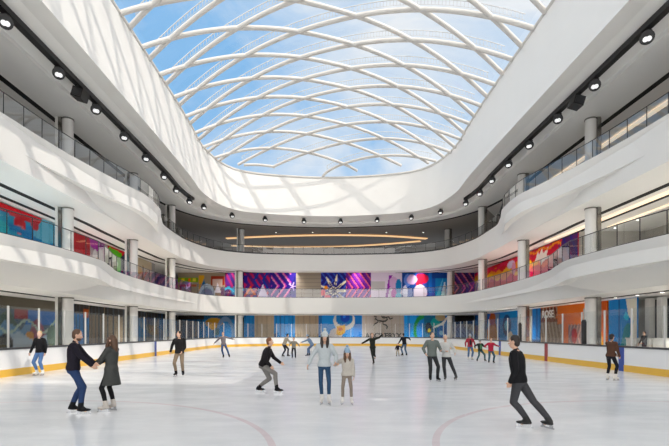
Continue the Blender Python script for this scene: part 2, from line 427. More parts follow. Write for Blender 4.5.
def G(px, py):                              # ground point under a pixel
    Y = F * EYE / (py - HY); return ((px - CX) * Y / F, Y)
navy, blk, jean, djean = (.012, .013, .022), (.010, .010, .012), (.05, .10, .22), (.025, .05, .12)
def build_people():
    g = 'skaters on the ice'
    person('man in black jacket and blue jeans standing beside left boards', G(40, 375.5), 1.76, 172, (.0, 0, .96), (0, -.03),
           ((.13, -.02, 0), (-.13, .03, 0)), ((.27, -.10, .92), (-.36, -.05, .93)), blk, (.10, .20, .42), (.78, .77, .74), ('short', 'blond'), None, 2, group=g)
    person('man in dark sweater and jeans holding a woman\'s hands', G(75.5, 414), 1.76, -72, (-.05, 0, .975), (.06, .02),
           ((-.16, .13, 0, 6), (.15, -.08, 0, -6)), ((.36, .16, 1.04), (.34, .02, 1.03)), (.014, .012, .020), (.022, .045, .12), blk, ('short', 'brown'), None, 0, beard=True, pitch=-12, vox=.008, group=g)
    person('long-haired woman in knee-length grey coat holding a man\'s hands', G(110.5, 411), 1.62, 82, (.02, 0, .91), (.02, 0),
           ((-.03, -.14, 0), (.02, .12, 0)), ((-.34, -.10, 1.03), (-.32, .06, 1.03)), (.055, .057, .055), blk, (.50, .46, .42), ('long', 'brown'), None, 0, coat=.36, fem=True, vox=.008, slim=.85, group=g)
    person('man in black sweater and khaki trousers, head turned to the side', G(179.5, 376.5), 1.76, 182, (0, 0, .95), (.0, -.02),
           ((.14, 0, 0), (-.13, 0, 0)), ((.16, -.18, .98), (-.36, .02, .97)), (.013, .012, .013), (.20, .15, .105), blk, ('short', 'dark'), None, 0, face=-45, elbow=(.5, 0), group=g)
    person('skater in grey top with both arms spread, far behind on the left', G(226, 358), 1.74, 188, (-.16, 0, .92), (-.06, -.02),
           ((.22, 0, 0), (-.16, 0, 0)), ((.55, -.05, 1.26), (-.78, -.1, .98)), (.16, .14, .15), (.04, .08, .18), blk, ('short', 'auburn'), None, 0, fem=True, group=g)
    person('crouching skater in black top and grey trousers gliding sideways', G(268, 393), 1.72, -88, (-.14, 0, .80), (.34, 0),
           ((-.30, .12, 0, -10), (.26, -.10, 0, -10)), ((.34, .16, .86), (.10, -.26, .80)), (.012, .010, .012), (.20, .19, .18), blk, ('short', 'auburn'), None, 0, pitch=8, group=g)
    person('adult in beige top and dark trousers reaching toward a child', G(285.5, 357), 1.70, -62, (-.10, 0, .88), (.42, .05),
           ((-.22, .05, 0), (.15, .1, 0)), ((.52, .15, .95), (.46, -.05, .95)), (.36, .32, .25), (.02, .022, .035), blk, ('short', 'dark'), None, 0, group=g)
    person('small child in grey top between two bending adults', G(293.8, 358.5), 1.33, 180, (0, 0, .72), (0, 0),
           ((.10, 0, 0), (-.09, 0, 0)), ((.38, -.05, .82), (-.30, 0, .82)), (.22, .21, .18), (.015, .016, .02), blk, ('short', 'dark'), None, 0, hs=1.15, group=g)
    person('adult in blue clothes bending over to the left', G(308.5, 356.5), 1.66, 78, (.26, .05, .84), (-.62, 0),
           ((-.05, -.14, 0), (.08, .12, 0)), ((-.52, -.08, 1.0), (-.50, .12, 1.0)), (.16, .24, .36), (.10, .16, .28), (.02, .03, .06), ('short', 'dark'), ('beanie', (.25, .33, .42)), 0, group=g)
    person('woman in pale jacket, jeans and light knitted bobble hat', G(325.5, 404.5), 1.64, 180, (-.03, 0, .955), (.02, 0),
           ((.085, 0, 0), (-.085, .02, 0)), ((.235, -.14, 1.03), (-.41, -.08, .98)), (.42, .46, .48), (.025, .06, .12), (.62, .60, .58), ('long', 'dark'), ('pompom', (.45, .49, .50)), 0, fem=True, vox=.008, slim=.78, group=g)
    person('girl in cream knit sweater and blue bobble hat beside woman', G(346.8, 404.5), 1.26, 176, (0, 0, .725), (.0, -.02),
           ((.115, 0, 0), (-.10, 0, 0)), ((.17, -.03, .66), (-.245, -.12, .97)), (.44, .41, .37), (.22, .18, .15), (.66, .64, .62), ('long', 'brown'), ('pompom', (.25, .36, .48)), 0, fem=True, hs=1.15, face=14, pitch=-8, vox=.008, slim=.75, group=g)
    person('figure skater in black unitard with one arm raised high', G(373.8, 364.5), 1.60, 166, (-.06, .02, .93), (-.04, .02),
           ((.10, .30, .30, 0, 40), (0, 0, 0)), ((.46, -.03, 1.62), (-.76, -.1, 1.08)), (.016, .018, .014), (.016, .018, .016), (.03, .025, .02), ('bun', 'auburn'), None, 0, fem=True, slim=.85, group=g)
    person('adult in black top and jeans seen from behind beside a toddler', G(404.8, 356), 1.66, 24, (-.02, 0, .88), (-.12, .12),
           ((-.15, 0, 0), (.14, 0, 0)), ((-.42, .2, .92), (.42, .1, 1.18)), (.012, .013, .018), (.06, .12, .20), blk, ('short', 'dark'), None, 0, group=g)
    person('toddler in dark jacket and light trousers on the far ice', G(397.8, 356.5), .90, 160, (0, 0, .50), (.02, 0),
           ((.09, 0, 0), (-.09, 0, 0)), ((.24, -.05, .60), (-.2, -.05, .5)), (.02, .02, .03), (.42, .36, .28), blk, ('short', 'dark'), None, 0, hs=1.25, vox=.009, group=g)
    person('skater in grey-green top and dark trousers beside pale-jacketed skater', G(433, 381.5), 1.70, 186, (-.04, 0, .93), (.02, .0),
           ((.17, .04, 0), (-.10, -.02, 0)), ((.22, -.22, 1.10), (-.30, -.14, 1.0)), (.13, .15, .14), (.025, .026, .028), blk, ('short', 'dark'), None, 0, group=g)
    person('skater in pale jacket pushing off with dark trousers and boots', G(449.5, 380.5), 1.62, 170, (-.12, 0, .88), (-.06, 0),
           ((.27, .10, 0, -30), (-.16, -.03, 0)), ((.14, -.2, 1.0), (-.22, -.28, 1.06)), (.50, .50, .49), (.035, .036, .04), (.06, .06, .06), ('short', 'grey'), None, 0, fem=True, group=g)
    person('teenager in red jacket, dark vest and grey beanie', G(470, 360), 1.58, 178, (0, 0, .86), (0, 0),
           ((.12, 0, 0), (-.11, 0, 0)), ((.30, -.06, .92), (-.28, -.04, .86)), (.32, .03, .05), (.08, .15, .28), (.55, .53, .5), ('short', 'dark'), ('beanie', (.42, .40, .40)), 0, tee=(.02, .02, .025), group=g)
    person('child in green and black jacket with feet wide apart', G(480.5, 361.5), 1.32, 190, (-.02, 0, .66), (-.03, 0),
           ((.26, 0, 0), (-.20, 0, 0)), ((.26, -.08, .86), (-.34, -.06, .80)), (.02, .03, .025), (.04, .10, .12), blk, None, ('helmet', (.20, .22, .22)), 0, hs=1.12, tee=(.08, .25, .10), group=g)
    person('child in red jacket, rightmost of three young skaters', G(490.8, 363.5), 1.40, 176, (0, 0, .72), (.0, -.03),
           ((.15, 0, 0), (-.10, .02, 0)), ((.42, -.05, .96), (-.30, -.08, .92)), (.42, .02, .05), (.04, .09, .13), blk, ('short', 'auburn'), None, 0, hs=1.12, group=g)
    person('skater in black hooded jacket leaning forward in the right foreground', G(538, 429.5), 1.72, 52, (-.34, .0, .88), (-.06, .10),
           ((-.13, .12, 0, 10), (.20, -.06, 0, -30)), ((-.52, -.06, .86), (-.34, .26, .84)), (.008, .008, .010), (.05, .05, .055), (.03, .03, .03), ('short', 'dark'), None, 0, vox=.008, pitch=-6, group=g)
    person('woman in brown top, dark trousers and cap near right boards', G(611.5, 380.5), 1.62, -64, (-.03, 0, .90), (.06, 0),
           ((-.09, .10, 0), (.09, -.06, 0)), ((.24, .06, .86), (.22, -.10, .88)), (.085, .04, .025), (.012, .012, .018), (.66, .62, .58), ('bun', 'dark'), ('cap', (.03, .025, .025)), 0, fem=True, slim=.88, group=g)
build_people()
# ------------------------------------------------------------------ building shell
# balcony stations: fascia foot (x,y), lip (x,y), fold height, outer wall (x,y)
OUT = [(-30, -12), (-30, 10), (-30, 20), (-30, 26), (-30, 30), (-30, 34), (-30, 38), (-30, 42), (-30, 46), (-30, 51), (-30, 58), (-30, 68), (-26, 80), (-12, 80), (.6, 80)]
TOPST = [(-17.8, -12, -17.7, -12, 13.55), (-17.8, 12, -17.65, 12, 13.55), (-17.8, 22, -17.6, 22, 13.52), (-17.8, 26, -17.45, 26, 13.45), (-17.8, 29, -17.2, 29.3, 13.25),
         (-17.8, 32, -16.75, 32.5, 12.5), (-17.8, 35, -16.2, 35.6, 11.55), (-17.8, 38.5, -15.6, 39.2, 11.23), (-18.0, 42.5, -15.9, 42.8, 11.22), (-18.1, 46.5, -17.1, 46.6, 11.22),
         (-18.3, 50.5, -18.0, 50.5, 11.22), (-18.3, 56, -18.1, 56, 11.22), (-16.3, 64.2, -16.1, 63.9, 11.22), (-10, 68.2, -10, 68.0, 11.22), (.6, 69.2, .6, 69.0, 11.22)]
LOWST = [(-17.8, -12, -17.02, -12, 6.2), (-17.8, 4, -17.0, 4, 6.0), (-17.8, 12, -16.9, 12, 5.4), (-17.8, 19, -16.3, 19.5, 4.42), (-17.8, 25, -15.35, 25.8, 4.42),
         (-17.8, 29, -15.2, 29.8, 4.42), (-17.8, 32.5, -15.9, 33.0, 4.9), (-17.8, 36, -16.8, 36.2, 5.8), (-17.9, 40, -17.1, 40, 6.2), (-18, 46, -17.25, 46, 6.4),
         (-17.6, 53, -16.9, 53, 6.4), (-16.1, 58.8, -15.7, 58.5, 6.4), (-12, 62.5, -11.85, 62.1, 6.4), (-6, 63.85, -5.95, 63.4, 6.4), (.6, 64.15, .6, 63.65, 6.4)]
def full(st, mx=1.2, nx=2):
    P = pchip(st, 12)
    R = []
    for p in P[:-1]:
        q = list(p)
        for i in range(len(q)):
            if i in XI: q[i] = mx - q[i]
        R.append(tuple(q))
    return P + R[::-1]
XI = (0, 2, 5)
def balcony(st, hb, hf, ht, name, lean):
    S = full([a + b for a, b in zip(st, OUT)])
    m = MB(); H = lambda i, h: [(s[i], s[i + 1], h) for s in S]
    m.grid([H(5, hb), H(0, hb)], 1)                                        # soffit
    def fold(s_):                            # crease point on the slightly leaning plane of the fascia
        b = math.hypot(s_[2] - s_[0], s_[3] - s_[1]); h0 = max(s_[4], hb + .01)
        w = min(1, lean / max(b, 1e-6)) * (h0 - hb) / (ht - hb)
        return (s_[0] + (s_[2] - s_[0]) * w, s_[1] + (s_[3] - s_[1]) * w, h0), max(0, 1 - lean / max(b, 1e-6))
    FM = [fold(s_) for s_ in S]
    m.grid([H(0, hb), [p for p, e in FM]], 0)                                # upright part of the fascia
    rows = []
    for q in range(9):
        t = q / 8; r = []
        for s, (M0, e) in zip(S, FM):
            ctl = (M0[0] + (s[2] - M0[0]) * (.5 + .2 * e), M0[1] + (s[3] - M0[1]) * (.5 + .2 * e), M0[2] + (ht - M0[2]) * (.5 - .16 * e))
            r.append(tuple((1 - t) ** 2 * a + 2 * t * (1 - t) * b + t * t * c for a, b, c in zip(M0, ctl, (s[2], s[3], ht))))
        rows.append(r)
    m.grid(rows, 0)                                                        # swelling part under the lip
    T = [(s[2], s[3]) for s in S]; I = offset2(T, .30)
    lip = [(p[0], p[1], ht) for p in T]; inn = [(p[0], p[1], ht) for p in I]
    m.grid([lip, inn], 0); m.grid([inn, [(p[0], p[1], hf) for p in I]], 0)
    m.grid([[(p[0], p[1], hf) for p in I], H(5, hf)], 1)
    o = struct(name, m, [M_['white'], M_['soffit']], True, angle=40)
    return S, T
S3, T3 = balcony(TOPST, 11.2, 12.2, 13.66, 'trim_2', .16)
S2, T2 = balcony(LOWST, 4.4, 5.4, 6.63, 'trim_1', .78)

def strip(name, P, w, h, dz, m):
    a = offset2(P, 0); b = offset2(P, w); k = MB()
    k.grid([[(p[0], p[1], h) for p in b], [(p[0], p[1], h) for p in a]])
    k.grid([[(p[0], p[1], h) for p in a], [(p[0], p[1], h + dz) for p in a]]); k.grid([[(p[0], p[1], h + dz) for p in b], [(p[0], p[1], h) for p in b]])
    return struct(name, k, m)
def inset(S, d): return offset2([(s[0], s[1]) for s in S], d)
strip('trim_3', inset(S3, 2.75), .45, 11.17, .03, M_['slot']); strip('trim_4', inset(S3, 4.55), .38, 11.17, .03, M_['slot'])
strip('trim_5', inset(S2, 2.75), .45, 4.37, .03, M_['slot'])

# roof bulkhead, its bevel, the spotlight recess and the top ceiling
XI = (0, 2, 4, 6)
RO = [(-13.9, 1, -15.2, 0, -17.6, -2.5, -30, -14), (-13.9, 12, -15.2, 12, -17.6, 12, -30, 12), (-13.9, 26, -15.2, 26, -17.6, 26, -30, 26), (-13.9, 38, -15.2, 38, -17.6, 38, -30, 38),
      (-14.0, 46, -15.3, 46.2, -17.7, 47, -30, 46), (-14.25, 51, -15.5, 51.5, -17.8, 53.5, -30, 58), (-13.6, 56, -14.8, 57.0, -16.7, 60.6, -30, 72),
      (-11.8, 59.4, -12.6, 60.5, -13.6, 64, -20, 86), (-8.4, 61.2, -8.7, 62.4, -9.2, 66, -12, 86), (.5, 62.6, .5, 63.9, .5, 67.4, .5, 86)]
R = full(RO, 1.0)
K0, K1, K2, K3 = ([(s[i], s[i + 1]) for s in R] for i in (0, 2, 4, 6))
lift = lambda P, h: [(p[0], p[1], h) for p in P]
m = MB(); m.grid([lift(K0, 18.0), lift(K0, 23.3)]); o = offset2(K0, .5); m.grid([lift(K0, 23.3), lift(o, 23.3)]); m.grid([lift(o, 23.3), lift(o, 18.8)])
m.grid([lift(K1, 18.28), lift(K0, 18.0)], 0)
m.box((K0[0][0], .5, 18.0), (K0[-1][0], 1.0, 23.3))                       # near end of the bulkhead
struct('trim_6', m, [M_['white']], True, angle=30)
m = MB(); m.grid([lift(K2, 18.28), lift(K1, 18.28)]); m.grid([lift(K2, 18.0), lift(K2, 18.28)])
sl = offset2(K0, 6.6); 
m.grid([lift(sl, 18.0), lift(K2, 18.0)])
m.grid([lift(K3, 18.0), lift(sl, 18.0)], 1)
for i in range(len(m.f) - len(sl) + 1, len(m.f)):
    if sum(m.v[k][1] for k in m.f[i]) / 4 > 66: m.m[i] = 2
m.grid([lift(K3, 19.0), lift(o, 19.0)])
m.box((-30, -14, 18.0), (31, .5, 18.3))
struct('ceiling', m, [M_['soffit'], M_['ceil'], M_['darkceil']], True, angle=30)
strip('trim_7', sl, .42, 17.97, .03, M_['slot'])

# walls behind the balconies
m = MB(); m.box((-30.3, -14, 0), (-30, 86, 19)); struct('wall_left', m, M_['taupe'])
m = MB(); m.box((31.2, -14, 0), (31.5, 86, 19)); struct('wall_right', m, M_['taupe'])
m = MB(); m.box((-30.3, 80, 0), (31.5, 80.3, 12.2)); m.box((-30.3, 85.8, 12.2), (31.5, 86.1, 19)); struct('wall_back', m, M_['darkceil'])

# ice and concourse
m = MB(); m.add([(-12.4, -12, 0), (13.3, -12, 0), (13.3, 57, 0), (-12.4, 57, 0)], [(0, 1, 2, 3)]); struct('floor', m, M_['ice'])
m = MB(); m.add([(-30, -14, -.02), (31.3, -14, -.02), (31.3, 86, -.02), (-30, 86, -.02)], [(0, 1, 2, 3)]); struct('ground', m, mat('concourse_tile', (.60, .585, .56), .35, noise=.1, scale=1.5))

# columns: plaster front with a dark steel rear half
def column(x, y, lev):
    k = MB(); z0, z1 = lev
    k.tube([(x, y, z0), (x, y, z1)], .39, 20); k.box((x - .56 if x < 0 else x + .30, y - .36, z0), (x - .30 if x < 0 else x + .56, y + .25, z1), 1)
    if x < 0: k.box((x - .74, y - .40, z0), (x - .55, y + .1, z1), 0)
    else: k.box((x + .55, y - .2, z0), (x + .70, y + .1, z1), 1)
    o = struct('column', k, [M_['column'], M_['steel']], True, angle=40)
    k = MB(); k.tube([(x, y, z1 - .12), (x, y, z1 - .02)], .43, 20); obj('collar', k, M_['steel'], o, True, 40)
for x, y in ((-19.6, 34), (-19.6, 45.7), (-19.6, 57.2), (-19.6, 22.3), (20.25, 22.2), (20.25, 34), (20.25, 45.9), (20.3, 57.9), (-13.1, 68.9), (19.3, 69.0)):
    for lev in ((0, 4.4), (5.4, 11.2), (12.2, 18.0)):
        if abs(y - 69) < 1 and lev[0] == 12.2: column(x, y + 1.4, lev)
        else: column(x, y, lev)

# ------------------------------------------------------------------ roof lattice and glazing
TOPC = K0
def halfw(y):                                # opening edges at depth y
    xl = -13.9; xr = 14.9
    for i in range(len(K0) // 2):
        a, b = K0[i], K0[i + 1]
        if a[1] <= y <= b[1]:
            xl = a[0] + (b[0] - a[0]) * (y - a[1]) / max(b[1] - a[1], 1e-6); break
    else:
        if y > 60: return None
    return xl, 1.0 - xl
YEND = 62.6
def inside(x, y):
    if y < 1 or y > YEND: return False
    h = halfw(y); return h is not None and h[0] <= x <= h[1]
def roofz(x, y):
    u = min(abs((x - .5) / 14.5), 1.0); t = min(max((YEND - y) / 16, 0), 1.0)
    return 23.25 + 4.3 * (1 - u ** 2.2) * math.sqrt(max(1 - (1 - t) ** 2, 0)) ** .9
def diag(a, sl):
    runs, cur, prev = [], [], None
    pt = lambda x: (x, a + sl * (x + 13.9))
    def edge(x0, x1):                        # x0 inside, x1 outside: the exact end of the tube on the opening's rim
        for _ in range(30):
            xm = (x0 + x1) / 2
            if inside(*pt(xm)): x0 = xm
            else: x1 = xm
        return x0
    n = 240
    for i in range(n + 1):
        x = -14.6 + 30.2 * i / n
        if inside(*pt(x)):
            if not cur and prev is not None: cur.append(edge(x, prev))
            cur.append(x)
        elif cur:
            cur.append(edge(prev, x)); runs.append(cur); cur = []
        prev = x
    if cur: runs.append(cur)
    if not runs: return []
    xs = max(runs, key=len)
    return [(*pt(x), roofz(*pt(x))) for x in xs]
lat = thing('roof_lattice', 'white steel diagrid arching over the skylight opening above the rink', 'roof structure', (.5, 32, 23.3))
org = Vector((.5, 32, 23.3))
def loc(P): return [Vector(p) - org for p in P]
for a0, sl in ((30.2 - 3.6 * 12, .372), (32.6 - 3.72 * 8, -.372)):
    for k in range(28):
        P = diag(a0 + 3.6 * k, sl)
        if len(P) < 24: continue
        P = P[:6] + P[6:-6:4] + P[-6:]
        t = MB(); t.tube(loc(P), .19, 10); obj('lattice_tube', t, M_['tube'], lat, True)
        Q = [(p[0], p[1], p[2] + .85) for p in P[5:-5]]
        if len(Q) > 3 and sl < 0:
            t = MB(); t.tube(loc(Q), .04, 6)
            if True:
                for i in range(len(Q) - 1):
                    for s_ in (0, .5):
                        c = Vector(Q[i]).lerp(Vector(Q[i + 1]), s_); t.tube(loc([c, (c.x, c.y, c.z - .45)]), .016, 4)
                t.tube(loc([(q[0], q[1], q[2] - .45) for q in Q]), .018, 5)
            obj('glazing_rail', t, M_['gl_rail'], lat, True)
ed = MB(); ed.tube(loc(lift([p for p in offset2(K0, .1)], 23.4)), .2, 8); obj('edge_beam', ed, M_['tube'], lat, True)
g_ = MB(); rows = []
for j in range(60):
    y = 1 + (YEND - .2 - 1) * (1 - (1 - j / 59) ** 1.6); h = halfw(y)
    rows.append([(h[0] + (h[1] - h[0]) * i / 30, y, roofz(h[0] + (h[1] - h[0]) * i / 30, y) + .95) for i in range(31)])
g_.grid(rows); struct('window_1', g_, M_['sky'], True)

# ------------------------------------------------------------------ spotlights on ceiling tracks
def track(label, P, sidegrp):
    t = MB(); pts = resample([(p[0], p[1], 18.1) for p in P], 2.0)
    for a, b in zip(pts, pts[1:]):
        d = (b - a) / 2; n = Vector((-d.y, d.x, 0)).normalized()
        t.obox((a + b) / 2, d, n * .19, (0, 0, .16))
    tag(obj('lighting_track', t, M_['black']), label, 'lighting track', 'ceiling lighting tracks')
KT = offset2(K0, 2.35)
LT = [p for p in KT[:len(KT) // 2] if p[1] < 55]; RT = [p for p in KT[len(KT) // 2 + 1:] if p[1] < 55]
track('long black lighting track along the left side of the top ceiling', LT, 'l'); track('long black lighting track along the right side of the top ceiling', RT, 'r')
def on_track(y, side):
    H_ = KT[:len(KT) // 2] if side < 0 else KT[:len(KT) // 2]
    for a, b in zip(H_, H_[1:]):
        if a[1] <= y <= b[1]:
            x = a[0] + (b[0] - a[0]) * (y - a[1]) / (b[1] - a[1]); return x if side < 0 else 1.0 - x
    return None
def spotlight(x, y, label, ztop=17.94):
    r = thing('track_spotlight', label, 'spotlight', (x, y, ztop), 'ceiling spotlights')
    aim = (Vector((.5, y - 26, 3)) - Vector((x, y, ztop))).normalized()
    a = Vector((0, 0, 1)); a = (a - aim * a.z).normalized(); b = aim.cross(a)
    c = Vector((0, 0, -.42))
    k = MB(); k.tube([(0, 0, -.001), (0, 0, -.1)], .1, 8); k.tube([b * .39 + Vector((0, 0, -.06)), b * .39 + c], .035, 6); k.tube([b * -.39 + Vector((0, 0, -.06)), b * -.39 + c], .035, 6)
    k.obox((0, 0, -.07), b * .42, aim * .04, (0, 0, .03)); obj('yoke', k, M_['black'], r)
    k = MB(); k.tube([c - aim * .26, c - aim * .18, c + aim * .16, c + aim * .22], [.18, .31, .35, .35], 18); h = obj('housing', k, M_['black'], r, True, 40)
    k = MB()
    for i in (-1, 1):
        for j in (-1, 1): k.tube([c + aim * .20 + a * .145 * i + b * .145 * j, c + aim * .235 + a * .145 * i + b * .145 * j], .128, 14)
    obj('lens', k, M_['lens'], h, True, 40)
oname = ['first', 'second', 'third', 'fourth', 'fifth', 'sixth', 'seventh', 'eighth', 'ninth']
for i, y in enumerate((22.7, 27.2, 31.6, 36, 40.4, 45.1, 49.5, 53.8)):
    spotlight(on_track(y, -1), y, 'black four-lens spotlight on left ceiling track, %s from the front' % oname[i])
for i, y in enumerate((23.9, 28.5, 33, 37.6, 41.9, 46.3, 50.6, 54.6)):
    spotlight(on_track(y, 1), y, 'black four-lens spotlight on right ceiling track, %s from the front' % oname[i])
bk = [p for p in KT if p[1] > 56]
for i, px in enumerate((203.5, 232, 267, 303, 339, 375, 411, 441)):
    best = min(bk, key=lambda p: abs(CX + F * p[0] / p[1] - px))
    spotlight(best[0], best[1], 'black spotlight on the far curved soffit below the skylight, %s from the left' % oname[i], 18.26)
def speaker(px, y, side, label):
    x = on_track(y, side); r = thing('hanging_loudspeaker', label, 'loudspeaker', (x, y, 17.94), 'ceiling loudspeakers')
    k = MB(); k.obox((0, 0, -.44), (.34, 0, -.10), (0, .42, 0), (.09, 0, .30)); o = obj('cabinet', k, M_['black'], r)
    k = MB(); k.obox((0, 0, -.055), (.06, 0, 0), (0, .5, 0), (0, 0, .05)); obj('bracket', k, M_['black'], r)
    k = MB(); d = Vector((0, -.44, -.44)); k.obox(d, (.28, 0, -.08), (0, .015, 0), (.07, 0, .24)); obj('grille', k, M_['rail'], o)
speaker(79, 29.6, -1, 'black box loudspeaker hanging from the left ceiling track'); speaker(579, 30.6, 1, 'black box loudspeaker hanging from the right ceiling track')

# ------------------------------------------------------------------ glass balustrades
def balustrade(P, h0, label, dark_base=False):
    r = thing('glass_balustrade', label, 'balustrade', (P[len(P) // 2][0], P[len(P) // 2][1], h0), 'glass balustrades'); o = r.location.copy()
    pts = resample([(p[0], p[1], h0) for p in P], 1.55); z = Vector((0, 0, 1))
    for a, b in zip(pts, pts[1:]):
        a, b = a - o, b - o; d = (b - a).normalized(); n = Vector((-d.y, d.x, 0)) * .008; g1 = d * .012
        k = MB(); k.add([a + g1, b - g1, b - g1 + z * 1.24, a + g1 + z * 1.24], [(0, 1, 2, 3)]); obj('glass_pane', k, M_['glass'], r)
        k = MB(); k.obox(a + z * .62, d * .014, n * 2.5, z * .62); obj('joint', k, M_['rail'], r)
    k = MB(); k.tube([p - o + z * 1.26 for p in pts], .03, 6); obj('handrail', k, M_['rail'], r, True)
    k = MB()
    for a, b in zip(pts, pts[1:]):
        d = (b - a) / 2; n = Vector((-d.y, d.x, 0)).normalized(); k.obox((a + b) / 2 - o + z * (.09 if dark_base else .02), d, n * .05, z * (.12 if dark_base else .035))
    obj('base_channel', k, M_['rail'], r)
for T, h, nm in ((T3, 13.66, 'top'), (T2, 6.63, 'middle')):
    I = offset2(T, .14); yc = 52
    l = [p for p in I[:len(I) // 2] if 8 < p[1] < yc]; rr = [p for p in I[len(I) // 2:] if 8 < p[1] < yc]; b = [p for p in I if p[1] >= yc]
    balustrade(l, h, 'frameless glass balustrade along the left side of the %s balcony' % nm)
    balustrade(b, h, 'frameless glass balustrade curving across the far end of the %s balcony' % nm, nm == 'top')
    balustrade(rr, h, 'frameless glass balustrade along the right side of the %s balcony' % nm)

# ------------------------------------------------------------------ rink boards and shield glass
XL, XR, YB, RC = -12.4, 13.3, 56.2, 8.5
left = [(XL, y) for y in (-2, 10, 20, 30, 40, YB - RC)]
far = [(XL + RC - RC * math.cos(t), YB - RC + RC * math.sin(t)) for t in [math.pi / 2 * i / 14 for i in range(15)]] + \
      [(XR - RC + RC * math.sin(t), YB - RC + RC * math.cos(t)) for t in [math.pi / 2 * i / 14 for i in range(15)]]
right = [(XR, y) for y in (YB - RC, 40, 30, 20, 10, -2)]
def boards(P, label, stripes=()):
    r = thing('rink_boards', label, 'rink boards', (P[len(P) // 2][0], P[len(P) // 2][1], 0), 'white rink boards'); o = r.location.copy()
    loc2 = lambda d, h: [Vector((p[0], p[1], h)) - o for p in offset2(P, d)]
    k = MB(); k.grid([loc2(0, .28), loc2(0, 1.06)]); k.grid([loc2(.12, 1.06), loc2(.12, 0)]); k.grid([loc2(0, 0), loc2(0, .28)]); obj('panel', k, M_['board'], r, True, 30)
    k = MB(); k.grid([loc2(-.02, 0), loc2(-.02, .28)]); k.grid([loc2(-.02, .28), loc2(0, .29)]); obj('kick_strip', k, M_['yellow'], r, True, 30)
    k = MB(); k.grid([loc2(-.03, 1.05), loc2(-.03, 1.13)]); k.grid([loc2(-.03, 1.13), loc2(.16, 1.13)]); k.grid([loc2(.16, 1.13), loc2(.16, 1.05)]); obj('cap_rail', k, M_['cap'], r, True, 30)
    for x, y, mm in stripes:
        k = MB(); s = 1 if x < 0 else -1; k.box((x - o.x - .03, y - .17 - o.y, 0), (x - o.x + .03, y + .17 - o.y, 1.06)); obj('line_stripe', k, mm, r)
def shield(P, label, step=1.9, h=2.78, skip=False, pw=.03):
    r = thing('shield_glass', label, 'shield glass', (P[len(P) // 2][0], P[len(P) // 2][1], 1.13), 'glass shields on the rink boards'); o = r.location.copy()
    pts = [p - o for p in resample([(p[0], p[1], 1.13) for p in offset2(P, .06)], step)]; z = Vector((0, 0, 1)); hh = (h - 1.13) / 2
    for a, b in zip(pts, pts[1:]):
        d = (b - a).normalized(); n = Vector((-d.y, d.x, 0))
        e_ = d * .03; k = MB(); k.add([a + e_, b - e_, b - e_ + z * 2 * hh, a + e_ + z * 2 * hh], [(0, 1, 2, 3)]); obj('glass_pane', k, M_['shield'], r)
    for p in (pts[1:-1] if skip else pts):
        k = MB(); k.box((p.x - pw, p.y - pw, p.z), (p.x + pw, p.y + pw, p.z + 2 * hh)); obj('post', k, M_['post'], r)
boards(left, 'white boards with yellow kick strip along the left side of the rink', [(XL, 32.6, M_['blue'])])
boards(far, 'white boards with yellow kick strip curving round the far end')
boards(right, 'white boards with yellow kick strip along the right side of the rink', [(XR, 26.8, M_['red']), (XR, 20.0, M_['blue']), (XR, 33.9, M_['blue'])])
shield([p for p in left if p[1] >= 10], 'clear glass shield above the left rink boards'); shield(far, 'clear glass shield above the boards round the far end', skip=True); shield([p for p in right if p[1] >= 10], 'clear glass shield above the right rink boards')
for y, w in ((30.4, 'far'), (22.9, 'near')):
    k = MB(); k.box((XR - .06, y - .15, 1.135), (XR + .045, y + .15, 2.30)); k.box((XR - .05, y - .10, 2.30), (XR + .035, y + .10, 2.38))
    o = tag(obj('padded_post', k, M_['black']), 'black padded post standing on the right boards, the one %s' % ('by the blue mural' if w == 'far' else 'nearer the shop with white columns'), 'padded post', 'black padded posts')
    k = MB(); k.tube([(XR, y, 2.38), (XR, y, 2.95)], .035, 8); obj('rod', k, M_['steel'], o)
SKY_LO, SKY_HI, SKY_STR, SUN, FILL_E, EXPO = .34, .66, 2.3, 2.2, 260, -0.10
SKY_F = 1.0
VT, LOOK = 'Standard', 'None'
